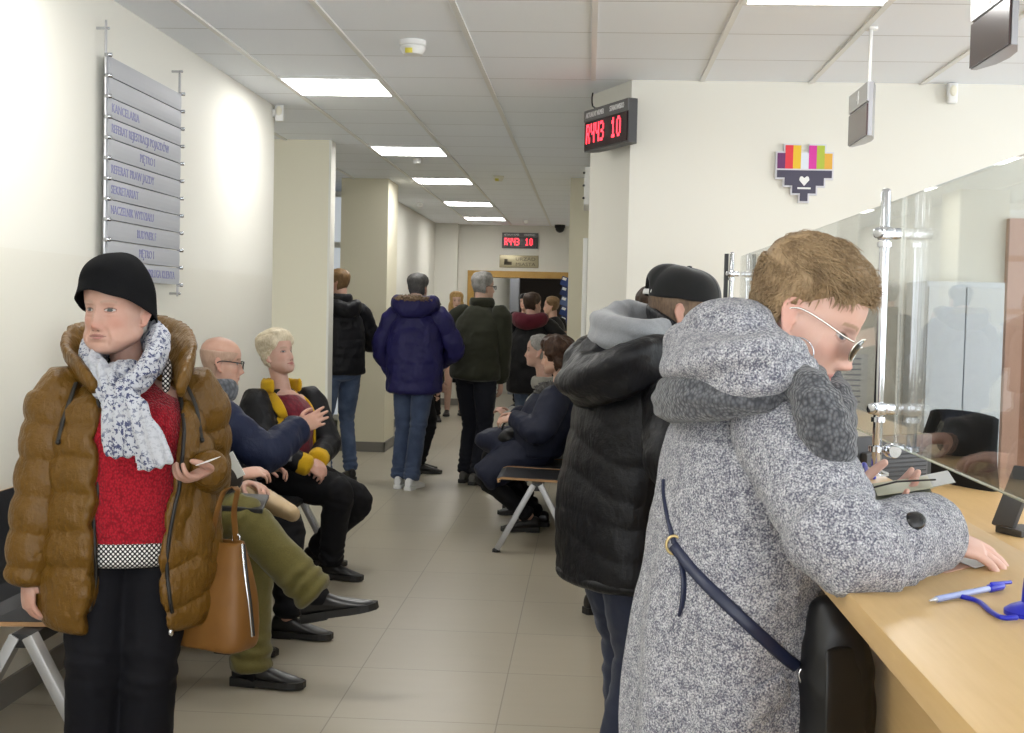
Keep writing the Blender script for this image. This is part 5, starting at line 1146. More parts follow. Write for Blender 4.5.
def down_hood(o, sk, m, size=1., name='hood', back=.10, dz=-.02, voxel=.008):
    c = sk.neck - sk.sf * back * size + A(0, 0, dz); mb = MB()
    pts = [sk.neck + sk.sr * .10 * q + sk.sf * f for q, f in ()] or [c + sk.sr * x * size - sk.sf * y * size + A(0, 0, z * size) for x, y, z in ((-.13, -.12, .03), (-.15, -.03, .02), (-.10, .05, -.0), (0, .075, -.02), (.10, .05, 0), (.15, -.03, .02), (.13, -.12, .03))]
    mb.tube(pts, [[.035 * size, .03 * size], [.06 * size, .045 * size], [.075 * size, .05 * size], [.08 * size, .055 * size], [.075 * size, .05 * size], [.06 * size, .045 * size], [.035 * size, .03 * size]], 18, side=A(0, 0, 1), step=.02); mb.ball(c + A(0, 0, .0), (.10 * size, .10 * size, .05 * size), 14)
    return garment(name, o, mb, m, voxel, 4, wr=(.008, 9, 5))
def short_hair(hd, o, m, top=.018, side=.008, front=.078, nape=-.07, amp=.004, seed=1, bald=None, name='hair', ear=0.):
    def th(x, y, z):
        ax = np.abs(x); ln = np.where(y > .03, front - .03 * sstep(.02, .07, ax) * 0 - .055 * sstep(.045, .072, ax), np.where(y > -.02, -.01 + (y + .02) / .05 * .03, nape + (y + .02) * -.15))
        dd = z - ln; t = np.clip(dd * .4, -.012, side) + (top - side) * sstep(.02, .09, z) * (dd > 0) * np.clip(dd / .02, 0, 1)
        if bald is not None: t = t - bald * sstep(.045, .075, z)
        return t
    return hair_shell(hd, o, m, th, name, amp, seed=seed)
WHT = mat('white_sneaker', (.66, .66, .66), .5); WSOLE = mat('white_rubber', (.72, .72, .70), .5); GRYSHOE = mat('grey_suede', (.10, .095, .085), .75)
def skin_tone(r): return (.51 + r, .32 + r * .8, .25 + r * .6)
H_GREY = hair_mat('silver_hair', (.33, .32, .30), (.16, .15, .14)); H_DARK = hair_mat('dark_brown_hair', (.055, .032, .020), (.018, .010, .007)); H_BLOND = hair_mat('platinum_hair', (.68, .60, .45), (.42, .34, .22)); H_GINGER = hair_mat('ginger_hair', (.22, .135, .062), (.11, .06, .026)); H_SALT = hair_mat('dark_grey_hair', (.10, .095, .09), (.03, .028, .026)); H_GOLD = hair_mat('golden_blond_hair', (.55, .36, .14), (.30, .17, .06))
NAVYC = puffer_mat('navy_jacket_cloth', (.013, .018, .045), .55, .35, .4); BLK2 = puffer_mat('black_jacket_cloth', (.010, .010, .012), .5, .4, .4)
BLKFR = mat('black_glasses_frame', (.012, .012, .013), .3); CLEARL = M['glass']
# ---- seated man with crossed legs, mostly behind the woman in the hat
OLIVE = fabric('olive_corduroy', (.135, .115, .032), (.085, .072, .018), 350, .3, .85, .2, .35, fade=(.17, .145, .05)); BROWNJ = fabric('dark_brown_jacket', (.030, .022, .017), (.018, .013, .010), 500, .3, .85)
Y = 4.86; hd = Head(A(-1.72, Y, 1.27), az(-10) + A(0, 0, -.25), age=.6)
sk = Sk(1.75, A(-1.70, Y, .575), 0, A(-1.71, Y, 1.06), hands={'R': P(236, 476, 4.74), 'L': P(246, 484, 5.0)}, elbow={'R': (-.3, -.7, -.6), 'L': (-.3, .7, -.6)}, feet={'R': P(318, 597, 4.66), 'L': P(251, 672, 4.80)}, knee={'R': (.25, -.12, 1), 'L': (.6, 0, .9)}, toe={'R': (1, -.08, .22), 'L': (1, -.12, 0)})
o = make_person('seated person in olive trousers with one leg crossed, mostly behind the woman in the hat', sk, hd, skin_tone(0), .005, {'R': dict(back=(0, -.4, 1), side=(0, 1, .2)), 'L': dict(back=(0, .4, 1), side=(0, -1, .2))})
trousers(o, sk, OLIVE, (.100, .092, .078, .074, .075), .96, .1, (.18, .14), .007, (.005, 11, 2), .9); jacket(o, sk, BROWNJ, -.12, .215, .16); short_hair(hd, o, H_GREY)
shoe(o, sk.an['L'], sk.toe['L'], sk.H, SHOE, SOLE, .285, boot=.03); shoe(o, sk.an['R'], nrm(A(1, -.08, .22)), sk.H, SHOE, SOLE, .285, floor=False, up=(-.22, 0, 1), boot=.03)
for k, e in (('R', .05), ('L', .03)):
    a_, b_ = sk.kn[k] + (sk.an[k] - sk.kn[k]) * .86, sk.an[k]; obj('sock', MB().tube([a_, b_, b_ + sk.toe[k] * .02], .045, 14), DARKCLOTH, o)
# folder, bag and paper on laps
q = P(226, 500, 4.72); f_ = obj('black_folder', MB().box(q + A(0, 0, -.005), (.30, .22, .018), R=slabR((1, .15, -.06), (-.1, 1, .1)), bev=.004), M['black'], origin=q, smooth=False); base(f_, 'flat black folder on the lap of the person in olive trousers', 'folder')
q = P(231, 467, 4.68); pp = obj('leaflet', MB().box(q + A(0, .0, .0), (.075, .003, .10), R=slabR((1, -.25, .55), (.3, 1, .2))), mat('printed_paper', (.70, .70, .68), .6), origin=q, smooth=False); base(pp, 'white printed leaflet held upright by the person in olive trousers', 'leaflet')
BEI = mat('beige_leather', (.50, .37, .22), .5); q = P(262, 502, 5.05); br = empty('beige_handbag', q, 'flat beige handbag lying on a lap beside the black folder', 'bag')
mb = MB(); mb.tube([q + A(-.14, 0, .035), q + A(-.02, 0, .02), q + A(.13, 0, -.045)], [[.11, .040], [.13, .045], [.10, .03]], 20, side=nrm(A(.1, 1, -.35)), step=.02); garment('bag_body', br, mb, BEI, .007, 3, wr=(.004, 14, 3))
obj('strap', MB().tube([q + A(-.10, -.06, .075), q + A(-.03, -.11, .075), q + A(.05, -.11, .045), q + A(.0, -.05, .065), q + A(-.07, -.02, .083)], [[.008, .003]] * 5, 8, side=A(0, 0, 1), step=.015), mat('light_brown_strap', (.36, .23, .11), .5), br)
# ---- seated bald man in the navy jacket
Y = 5.72; hd = Head(P(221, 362, Y), az(22) + A(0, 0, -.10), size=.98, age=.8, wide=1.02)
sk = Sk(1.72, A(-1.70, Y - .02, .57), 12, P(211, 402, Y), shoulders=20, hands={'R': P(298, 428, 5.75), 'L': P(262, 466, 5.95)}, elbow={'R': (.1, -.9, -.75), 'L': (0, .8, -.6)}, feet={'R': A(-1.47, 5.24, .085), 'L': A(-1.30, 5.52, .085)}, knee={'R': (.7, -.1, 1), 'L': (.7, 0, 1)}, toe={'R': (1, -.2, 0), 'L': (1, -.1, 0)})
o = make_person('seated bald person in a navy jacket and glasses pointing with one arm', sk, hd, (0.521, 0.311, 0.235), .004, {'R': dict(d=(1, .3, .5), back=(.2, -.9, .1), side=(-.3, .4, .8), curl=(.3, .35, .4, .5)), 'L': dict(d=(1, 0, -.1), back=(0, .4, 1), side=(0, -1, 0), curl=(.7, .7, .7, .7))})
trousers(o, sk, DARKCLOTH, (.098, .088, .072, .066, .062), .95, .1, (.18, .14)); jacket(o, sk, NAVYC, -.12, .222, .165, (.092, .088, .08, .076, .066), .009, puff(sk.lines(), .10, .006, .02), wr=(.009, 9, 4))
mb = MB(); 
for k in 'LR': mb.tube([sk.hip[k] + A(-.05, 0, .03), sk.hip[k] * .55 + sk.kn[k] * .45 + A(0, 0, .02), sk.hip[k] * .25 + sk.kn[k] * .75 + A(0, 0, -.0)], [.12, .115, .105], 16, step=.03)
garment('jacket_skirt', o, mb, NAVYC, .009, 3, wr=(.007, 9, 6))
short_hair(hd, o, hair_mat('thin_fair_hair', (.46, .31, .235), (.36, .23, .165)), .003, .003, .05, -.07, .001, bald=.02); glasses(o, hd, BLKFR, CLEARL, .023, .017, -.004, .104, .0022)
collar(o, sk, hd, knit('grey_striped_scarf', (.17, .18, .20), 60, (.06, .065, .075), .8), (.05, .035), .01, 'scarf', .6, rad=.095); feet(o, sk, length=.27)
q = P(268, 466, 5.93); ph = obj('mobile_phone', MB().box(q + A(.05, 0, .03), (.13, .07, .009), R=slabR((1, .1, .2), (0, 1, .4)), bev=.003), M['dark'], origin=q); base(ph, 'dark mobile phone in the hand of the bald person in navy', 'phone')
# ---- seated woman with platinum hair
Y = 6.9; hd = Head(P(278, 354, Y), az(-30) + A(0, 0, .22), size=.98, age=.7, jowl=.6, fem=True)
sk = Sk(1.64, A(-1.66, Y, .56), -25, P(283, 393, Y), shoulders=-38, hands={'R': P(308, 466, 6.62), 'L': P(317, 460, 6.72)}, elbow={'R': (-.5, -.7, -.5), 'L': (.5, .8, -.5)}, feet={'R': A(-1.36, 6.75, .075), 'L': A(-1.52, 7.1, .075)}, knee={'R': (.8, -.35, 1), 'L': (.9, -.2, 1)}, toe={'R': (1, -.2, 0), 'L': (1, -.1, 0)}, sh_w=.115)
o = make_person('seated person with short platinum hair looking up in a yellow-lined black jacket', sk, hd, (0.538, 0.336, 0.269), .004, {'R': dict(d=(.5, .25, -.35), back=(.4, -.4, .9), side=(.2, .8, .3), curl=(.7, .7, .7, .7)), 'L': dict(d=(.3, -.5, -.3), back=(.5, -.2, .9), side=(-.2, -.2, .9), curl=(.7, .7, .7, .7))}, dict(brow=(.40, .28, .20)), build=1.12)
trousers(o, sk, DARKCLOTH, (.115, .105, .088, .078, .066), .95, .1, (.195, .155)); feet(o, sk, length=.245)
mb = MB(); sk.torso(mb, [(-.05, .19, .15), (.15, .192, .155, .0), (.45, .182, .150, .0), (.68, .175, .146, .01), (.85, .16, .115), (.95, .10, .085)]); garment('top', o, mb, knit('dark_red_top', (.17, .008, .022), 55, (.10, .005, .014), .3), .009, 3, wr=(.006, 10, 3))
YEL = fabric('yellow_lining', (.66, .40, .012), (.5, .28, .008), 500, .2, .8, .1, .25)
def front_cut(sk, w0, w1, z0, z1, d=.015):
    f, r = sk.sf, np.cross(sk.sf, A(0, 0, 1)); c = sk.pel + A(0, 0, 1) * 0
    return MB().prism([(-w0, z0), (w0, z0), (w1, z1), (w1 * 1.05, z1 + .3), (-w1 * 1.05, z1 + .3), (-w1, z1)], A(c[0], c[1], 0) + f * d, r, A(0, 0, 1), f, .5)
jacket(o, sk, YEL, -.06, .202, .168, (.08, .076, .066, .058, .05), .009, None, (.004, 9, 3), 'jacket_lining', [front_cut(sk, .12, .10, .40, 1.0)], off=.008)
jacket(o, sk, BLK2, -.08, .212, .178, (.09, .084, .072, .064, .056), .009, None, (.007, 9, 4), 'jacket', [front_cut(sk, .155, .13, .40, 1.0)], off=.004, end=.86)
for k in 'LR':
    a_ = sk.el[k] + (sk.wr[k] - sk.el[k]) * .80; b_ = sk.el[k] + (sk.wr[k] - sk.el[k]) * 1.0; mb = MB().tube([a_, b_], [.058, .056], 20, step=.02); garment('cuff', o, mb, YEL, .007, 2, wr=(.003, 14, 1))
collar(o, sk, hd, YEL, (.038, .012), -.012, 'collar', 1.15, rad=.098, wr=(.004, 12, 4))
jt_ = bvh(*[c for c in o.children if c.name.startswith('jacket')])
for ln_ in ([(262, 380), (270, 392), (277, 404), (283, 416), (285, 428)], [(298, 386), (306, 392), (312, 404), (315, 420), (313, 440)]):
    g = on(jt_, ln_, .008)
    if len(g) > 2:
        tg = np.gradient(A(g), axis=0); sd = [nrm(np.cross(nrm(p - A(0, 0, EYE)), t)) for p, t in zip(g, tg)]; obj('lapel', MB().tube(g, [[.020, .006], [.030, .007], [.026, .007], [.020, .006], [.010, .005]][:len(g)], 10, side=A(sd), step=.012), YEL, o)
def thb(x, y, z):
    ax = np.abs(x); ln = np.where(y > .03, .062 - .05 * sstep(.045, .072, ax), np.where(y > -.01, -.02 + (y + .01) / .04 * .04, -.075)); dd = z - ln
    return np.clip(dd * .5, -.012, .014) + .020 * sstep(.02, .09, z) * np.clip(dd / .03, 0, 1)
hair_shell(hd, o, H_BLOND, thb, noise_amp=.007, nfreq=(55, 25, 55), seed=9)
# ---- standing men down the corridor
def stand(label, px, py_feet, Y, H, facing, tone, head_az=None, head_dz=0., hands=None, elbow=None, lean=.02, voxel=.005, build=1., feet_px=None, hx=0., fem=False, age=.3, stance=.11, paint=None, hd_kw=None, head_lift=0., z0=0.):
    X = P(px, 450, Y)[0]; pel = A(X, Y, .525 * H); f = az(facing); r = np.cross(f, A(0, 0, 1)); nk = A(X, Y, .84 * H) + f * lean * H
    ha = facing if head_az is None else head_az; c = nk + A(0, 0, .103 * H + head_lift) + f * .02 + az(ha) * .01 + A(hx, 0, 0)
    hd = Head(c, az(ha) + A(0, 0, head_dz), size=.97 if not fem else .93, fem=fem, age=age, **(hd_kw or {}))
    ft = feet_px or {'L': A(X, Y, 0) - r * stance * .9 + A(0, 0, .08) - f * .03, 'R': A(X, Y, 0) + r * stance * .9 + A(0, 0, .08) + f * .05}
    sk = Sk(H, pel, facing, nk, hands=hands(pel, f, r, H) if hands else None, elbow=elbow(f, r) if elbow else None, feet=ft)
    return make_person(label, sk, hd, tone, voxel, build=build, paint=paint), sk, hd
UP = A(0, 0, 1)
# hooded man behind the first column
o, sk, hd = stand('person with ginger hair, black padded jacket and faded jeans beside the first column', 339, 482, 10.55, 1.77, 125, (0.521, 0.319, 0.244), 165, hands=lambda p, f, r, H: {'L': p + f * .28 - r * .16 + UP * .22, 'R': p + f * .26 + r * .16 + UP * .24}, elbow=lambda f, r: {'L': -r * .8 - f * .6 - UP * .5, 'R': r * .8 - f * .6 - UP * .5}, stance=.15)
trousers(o, sk, DENIM, (.088, .078, .062, .058, .056), .96, .1); feet(o, sk, length=.29); jacket(o, sk, BLK2, -.02, .205, .145, (.082, .076, .068, .062, .055), .010, puff([[sk.spine(-1), sk.pel, sk.neck + UP * .2]] + sk.lines()[1:], .075, .006, .01)); down_hood(o, sk, BLK2, .85); collar(o, sk, hd, BLK2, (.05, .025), .0)
short_hair(hd, o, H_GINGER, .014, .006)
# blue parka
o, sk, hd = stand('person in a royal blue hooded parka, jeans and white trainers, seen from behind', 413, 488, 10.40, 1.74, 82, (0.504, 0.319, 0.252), 70, hands=lambda p, f, r, H: {'L': p - r * .21 + f * .14 + UP * .0, 'R': p + r * .15 + f * .22 + UP * .10}, elbow=lambda f, r: {'L': -r * 1.0 - f * .5, 'R': r * 1.0 - f * .5}, feet_px={'L': A(P(399, 480, 10.3)[0], 10.28, .08), 'R': A(P(412, 480, 10.25)[0], 10.2, .08)})
PARKA = puffer_mat('royal_blue_parka_nylon', (.016, .014, .080), .45, .45, .5)
trousers(o, sk, DENIMD if False else fabric('mid_blue_jeans', (.040, .058, .11), (.022, .032, .065), 900, .25, .85, fade=(.085, .12, .20), big=.4), (.088, .078, .066, .064, .064), .965, .1); feet(o, sk, WHT, WSOLE, .28)
jacket(o, sk, PARKA, -.22, .228, .175, (.088, .084, .076, .07, .06), .010, puff([[sk.spine(-1.2), sk.pel, sk.neck + UP * .2]] + sk.lines()[1:], .15, .010, .02), (.012, 9, 4), flare=.0, shoulder=.195)
down_hood(o, sk, PARKA, 1.05, back=.075, dz=.035)
FUR = hair_mat('brown_fur_trim', (.20, .13, .075), (.07, .045, .025))
c = sk.neck - sk.sf * .03 + UP * .085; mb = MB(); pts = [c + sk.sr * .165 * math.sin(a) - sk.sf * .15 * math.cos(a) + UP * (.035 * math.cos(a) - .03) for a in np.linspace(-2.2, 2.2, 13)]; mb.tube(pts, [[.03, .035]] * 13, 14, side=UP, step=.015)
V, F = remesh(mb, .006, 2); N = normals(V, F); V = V + N * (.014 * noise(V * 120, 3))[:, None]; obj('fur_trim', (V, F), FUR, o)
short_hair(hd, o, H_SALT, .016, .008, nape=-.085)
# olive jacket
o, sk, hd = stand('person in a dark olive jacket and dark trousers with grey hair, seen from behind', 474, 483, 10.72, 1.77, 68, (0.521, 0.336, 0.260), 35, hands=lambda p, f, r, H: {'L': p - r * .20 + f * .16 + UP * .05, 'R': p + r * .19 + f * .10 - UP * .06}, elbow=lambda f, r: {'L': -r * .8 - f * .8, 'R': r * .8 - f * .8}, age=.6, feet_px={'L': A(P(464, 478, 10.7)[0], 10.75, .08), 'R': A(P(476, 478, 10.6)[0], 10.62, .08)}, lean=.045)
OLJ = fabric('dark_olive_coat_cloth', (.026, .027, .015), (.014, .015, .008), 500, .25, .85, .1, .4)
trousers(o, sk, fabric('navy_trousers', (.010, .011, .018), (.006, .007, .011), 500, .2, .8, .02), (.095, .082, .066, .062, .062), .965, .1); feet(o, sk, GRYSHOE, SOLE, .30)
jacket(o, sk, OLJ, -.06, .215, .165, (.085, .08, .073, .068, .058), .010, None, (.012, 8, 4), shoulder=.19); collar(o, sk, hd, OLJ, (.045, .022), .0)
short_hair(hd, o, H_GREY, .024, .014, nape=-.075, amp=.008); glasses(o, hd, BLKFR, CLEARL, .023, .017, -.004, .104, .002)
# dark figures hidden behind the blue parka
o, sk, hd = stand('person in black mostly hidden behind the blue parka, one leg and shoe showing', 418, 470, 11.25, 1.56, 20, skin_tone(0), hands=lambda p, f, r, H: {'L': p - r * .16 + f * .15, 'R': p + r * .14 + f * .15}, feet_px={'L': A(P(414, 470, 11.3)[0], 11.4, .08), 'R': A(P(419, 470, 11.2)[0], 11.2, .08)}, hx=-.06, voxel=.007)
trousers(o, sk, DARKCLOTH, (.085, .075, .06, .056, .052)); feet(o, sk, length=.27); jacket(o, sk, BLK2, -.25, .2, .14, voxel=.012); short_hair(hd, o, H_DARK)
o, sk, hd = stand('far person in dark clothes hidden behind the blue parka but for the boots', 429, 420, 16.4, 1.60, -90, skin_tone(0), voxel=.008, fem=True)
trousers(o, sk, DARKCLOTH, (.08, .07, .055, .05, .045)); feet(o, sk, length=.25); jacket(o, sk, BLK2, -.5, .19, .13, voxel=.014); short_hair(hd, o, H_DARK)
# far blonde woman
o, sk, hd = stand('person with long golden hair and dark jacket facing the camera far down the corridor', 453, 408, 17.4, 1.68, -80, (0.571, 0.370, 0.294), hands=lambda p, f, r, H: {'L': p - r * .05 + f * .22 + UP * .22, 'R': p + r * .10 + f * .2 + UP * .18}, elbow=lambda f, r: {'L': -r - f * .4 - UP * .5, 'R': r - f * .4 - UP * .5}, voxel=.006, fem=True, age=0, hd_kw=None)
mb = MB(); sk.torso(mb, [(-.75, .17, .12), (-.4, .19, .135), (0, .175, .13), (.2, .16, .11)]); garment('skirt', o, mb, DARKCLOTH, .012, 3, wr=(.004, 9, 1)); feet(o, sk, SHOE, SOLE, .235)
mb = MB(); sk.torso(mb, [(.1, .15, .11), (.5, .15, .115), (.8, .15, .095), (.95, .07, .06)]); garment('top', o, mb, fabric('white_blouse', (.72, .72, .72), (.6, .6, .6), 400, .2, .8), .010, 3, wr=(.003, 9, 1))
jacket(o, sk, BLK2, -.12, .175, .135, (.066, .062, .055, .05, .042), .010, None, (.004, 9, 2), cut=[front_cut(sk, .05, .065, .6, 1.3, .03)], shoulder=.17)
def thl(x, y, z): return np.where(y > .05, np.clip((z - .06) * .4, -.012, .02) - .03 * sstep(.05, .0, z) * (np.abs(x) < .05), np.clip(.024 - .012 * sstep(.05, .075, np.abs(x)) * 0, -.01, .024)) + .006 * sstep(.05, .1, z)
hair_shell(hd, o, H_GOLD, thl, noise_amp=.008)
mb = MB()
for s_ in (-1, 1): mb.tube([hd.w([s_ * .065, .01, .0]), hd.w([s_ * .082, .0, -.07]), hd.w([s_ * .085, .01, -.14]), hd.w([s_ * .075, .03, -.20])], [[.035, .025], [.04, .03], [.038, .028], [.02, .015]], 12, step=.02)
mb.tube([hd.w([0, -.08, 0]), hd.w([0, -.085, -.1]), hd.w([0, -.08, -.18])], [[.07, .03], [.075, .03], [.05, .02]], 14, side=hd.r, step=.02); garment('hair_lengths', o, mb, H_GOLD, .008, 3, wr=(.006, 30, 2))
# dark coat with maroon hood
o, sk, hd = stand('person in a black coat with a maroon hood standing in front of the doorway', 527, 430, 13.0, 1.63, 80, (0.504, 0.319, 0.252), 40, hands=lambda p, f, r, H: {'L': p - r * .2 + f * .12, 'R': p + r * .20 + f * .26 + UP * .30}, elbow=lambda f, r: {'L': -r - f * .6, 'R': r - f * .4 - UP * .6}, voxel=.006, age=0, lean=.04)
trousers(o, sk, DENIM, (.088, .078, .062, .058, .056)); feet(o, sk, length=.28); jacket(o, sk, BLK2, -.40, .235, .17, (.09, .085, .078, .07, .06), .012, None, (.010, 8, 3)); down_hood(o, sk, fabric('maroon_fleece', (.10, .010, .022), (.06, .006, .013), 300, .3, .95), 1.0, dz=.01); short_hair(hd, o, H_DARK, .02, .012)
q = sk.wr['R'] + A(.05, -.02, .06); b_ = obj('brown_envelope', MB().box(q, (.20, .012, .13), R=slabR((.9, .3, -.12), (-.3, 1, 0)), bev=.003), mat('brown_paper', (.36, .24, .17), .7), origin=q, smooth=False); base(b_, 'brown envelope in the hand of the person with the maroon hood', 'envelope')
# two people in the doorway
o, sk, hd = stand('person in a dark flat cap and dark clothes far inside the doorway', 523, 400, 19.0, 1.70, -110, (.58, .36, .28), voxel=.008, age=.4)
trousers(o, sk, DARKCLOTH); feet(o, sk); jacket(o, sk, BLK2, -.25, .225, .155, voxel=.014); short_hair(hd, o, H_GREY); cp = obj('cap', cap_geo(hd, 0, 72, 0, False), CAPM, o)
o, sk, hd = stand('person with fair reddish hair and a dark jacket standing in profile at the doorway', 552, 400, 16.2, 1.63, 150, (0.521, 0.319, 0.235), 172, voxel=.007, age=.3)
trousers(o, sk, DARKCLOTH); feet(o, sk); jacket(o, sk, BLK2, -.25, .215, .15, voxel=.014); short_hair(hd, o, H_GINGER, .02, .012)
# person beyond the man in the cap
o, sk, hd = stand('person with dark hair mostly hidden beyond the man in the cap at the counter', 642, 618, 5.95, 1.575, 20, (.58, .37, .29), voxel=.006, feet_px={'L': A(P(597, 610, 6.05)[0], 6.2, .08), 'R': A(P(601, 610, 6.0)[0] + .05, 6.0, .08)}, hands=lambda p, f, r, H: {'L': A(.46, 6.2, 1.12), 'R': A(.46, 5.75, 1.12)}, elbow=lambda f, r: {'L': -r - UP, 'R': r - UP})
trousers(o, sk, DARKCLOTH, (.085, .075, .06, .056, .052)); feet(o, sk, length=.25); jacket(o, sk, BLK2, -.2, .2, .14, voxel=.012); short_hair(hd, o, H_DARK)
# ---- seated on the right
Y = 8.55; hd = Head(P(556, 357, Y), az(168) + A(0, 0, -.08), size=.97, fem=True, age=.5, jowl=.5)
sk = Sk(1.62, A(-.33, Y, .57), 180, P(561, 391, Y), shoulders=176, hands={'R': P(516, 414, 8.7), 'L': P(515, 418, 8.36)}, elbow={'R': (.4, .8, -.6), 'L': (.4, -.8, -.6)}, feet={'L': A(P(530, 510, 8.45)[0], 8.42, .10), 'R': A(P(538, 512, 8.3)[0], 8.66, .08)}, knee={'L': (-.8, 0, 1), 'R': (-.8, 0, 1)}, toe={'L': (-1, -.1, 0), 'R': (-1, .1, 0)}, sh_w=.115)
SLATE = puffer_mat('slate_blue_coat', (.020, .023, .042), .55, .35, .4)
o = make_person('seated person with dark curly hair in a slate blue coat on the right bench', sk, hd, (.58, .36, .27), .005, {'R': dict(d=(-1, 0, -.15), back=(0, .4, 1), side=(0, -1, .3), curl=(.7, .7, .7, .7)), 'L': dict(d=(-1, 0, -.15), back=(0, -.5, 1), side=(0, 1, .3), curl=(.7, .7, .7, .7))}, build=1.1)
trousers(o, sk, DARKCLOTH, (.10, .09, .07, .062, .055), .95, .1, (.18, .14)); feet(o, sk, length=.25)
jacket(o, sk, SLATE, -.14, .245, .20, (.105, .10, .088, .078, .062), .010, None, (.011, 8, 4), 'coat', off=.0, shoulder=.205)
mb = MB()
for k in 'LR': mb.tube([sk.hip[k] + A(.06, 0, .02), sk.hip[k] * .5 + sk.kn[k] * .5 + A(0, 0, .01), sk.kn[k] + A(-.01, 0, -.01)], [.135, .125, .105], 16, step=.03)
mb.ball(sk.pel + A(-.2, 0, .02), (.22, .12, .10), 16); garment('coat_skirt', o, mb, SLATE, .010, 4, wr=(.008, 9, 6))
mb = MB(); c = sk.neck + UP * .045 + sk.sf * .02; pts = [c - sk.sf * .135 * math.cos(a) + sk.sr * .14 * math.sin(a) - UP * .06 * (1 - math.cos(a)) * .5 for a in np.linspace(-2.6, 2.6, 11)]; mb.tube(pts, [[.055, .042]] * 11, 14, side=UP, step=.015); V, F = remesh(mb, .006, 2); V = V + normals(V, F) * (.016 * noise(V * 110, 3))[:, None]; obj('fur_collar', (V, F), hair_mat('dark_grey_fur', (.085, .08, .075), (.025, .023, .022)), o)
def thc(x, y, z):
    ln = np.where(y > .045, .045 - .04 * sstep(.045, .07, np.abs(x)), np.where(y > .0, -.03, -.10)); dd = z - ln; return np.clip(dd * .6, -.012, .03) + .012 * sstep(.0, .08, z) * np.clip(dd / .03, 0, 1)
hair_shell(hd, o, hair_mat('dark_reddish_hair', (.070, .034, .020), (.022, .011, .007)), thc, noise_amp=.018, nfreq=(34, 34, 34), seed=6)
q = P(511, 437, 8.52); bb_ = empty('black_handbag', q, 'black handbag on the lap of the person in the slate blue coat', 'bag'); mb = MB(); mb.tube([q + A(.07, .0, .015), q + A(-.02, 0, .0), q + A(-.09, 0, -.02)], [[.09, .05], [.12, .06], [.08, .035]], 18, side=A(0, 1, 0), step=.02); garment('bag_body', bb_, mb, LBLK, .008, 3, wr=(.004, 14, 2))
obj('handle', MB().tube([q + A(.05, -.03, .06), q + A(.02, -.04, .11), q + A(-.04, -.04, .10), q + A(-.07, -.03, .03)], .007, 8, step=.015), LBLK, bb_)
Y = 9.2; hd = Head(P(539, 351, Y), az(172), size=.97, age=.5)
sk = Sk(1.70, A(-.29, Y, .57), 180, P(546, 389, Y), hands={'R': A(-.56, Y + .1, .72), 'L': A(-.56, Y - .14, .72)}, feet={'L': A(-.42, Y - .1, .08), 'R': A(-.40, Y + .12, .08)}, knee={'L': (-.8, 0, 1), 'R': (-.8, 0, 1)}, toe={'L': (-1, -.1, 0), 'R': (-1, .1, 0)})
o = make_person('seated person with short grey hair and a light grey jacket on the right bench', sk, hd, (0.504, 0.319, 0.252), .006, {'R': dict(back=(0, 0, 1), side=(0, -1, 0)), 'L': dict(back=(0, 0, 1), side=(0, 1, 0))})
trousers(o, sk, DARKCLOTH, (.095, .085, .07, .064, .058), .95, .1); feet(o, sk); LG = fabric('light_grey_jacket', (.34, .33, .29), (.24, .23, .20), 400, .3, .85); jacket(o, sk, LG, -.12, .225, .17, voxel=.011, wr=(.010, 8, 2)); collar(o, sk, hd, LG, (.045, .016), -.02, rad=.09); short_hair(hd, o, H_GREY, .012, .006)
# ---- leaflets by the doorway
q = A(P(566, 300, 19.25)[0], 19.25, 0); lr = empty('leaflet_rack', q, 'tall narrow rack of blue and white leaflets right of the wooden doorway', 'rack')
obj('post', MB().box(q + A(.02, .04, .85), (.03, .03, 1.7)).box(q + A(.02, .04, .015), (.26, .26, .03)), M['black'], lr, smooth=False)
for k in range(7):
    z = 1.02 + .15 * k; obj('leaflet', MB().box(q + A(0, -.01, z), (.17, .012, .135), R=slabR((1, 0, -.35), (0, 1, .25))), mat('blue_leaflet', [(.04, .07, .22), (.10, .14, .28), (.03, .05, .15)][k % 3], .4), lr, smooth=False)
    obj('leaflet_band', MB().box(q + A(-.03, -.022, z + .045), (.06, .006, .04), R=slabR((1, 0, -.35), (0, 1, .25))), M['white'], lr, smooth=False)
# ---- office things behind the glass
q = P(872, 462, 4.75); q = A(1.12, q[1], 0); yaw_ = A(.55, .83, 0); mr_ = empty('monitor', A(1.12, 4.75, .75), 'black monitor seen from behind on the desk beyond the glass', 'monitor')
Rm = np.stack([nrm(A(.80, .60, 0)), nrm(A(-.60, .80, 0)), UP], 1); mc = A(1.12, 4.75, .925)
obj('housing', MB().box(mc, (.46, .035, .25), R=Rm, bev=.012), M['black'], mr_, angle=40); obj('back_cover', MB().box(mc - Rm[:, 1] * .03 - UP * .02, (.34, .04, .18), R=Rm, bev=.015), M['dark'], mr_, angle=40)
vm = MB()
for k in range(7): vm.box(mc - Rm[:, 1] * .052 + UP * (.06 - k * .016), (.30, .006, .006), R=Rm)
obj('vent', vm, M['black'], mr_, smooth=False); obj('stand', MB().box(A(1.12, 4.77, .80), (.06, .05, .08), R=Rm).box(A(1.12, 4.77, .757), (.24, .18, .014), R=Rm, bev=.004), M['black'], mr_, smooth=False)
cx, cy = 1.46, 5.62; chr_ = empty('office_chair', (cx, cy, 0), 'black office chair standing behind the desk beyond the glass', 'chair')
Rc = np.stack([nrm(A(.45, -.89, 0)), nrm(A(.89, .45, 0)), UP], 1)
def cl(x, y, z): return A(cx, cy, 0) + Rc @ A(x, y, z)
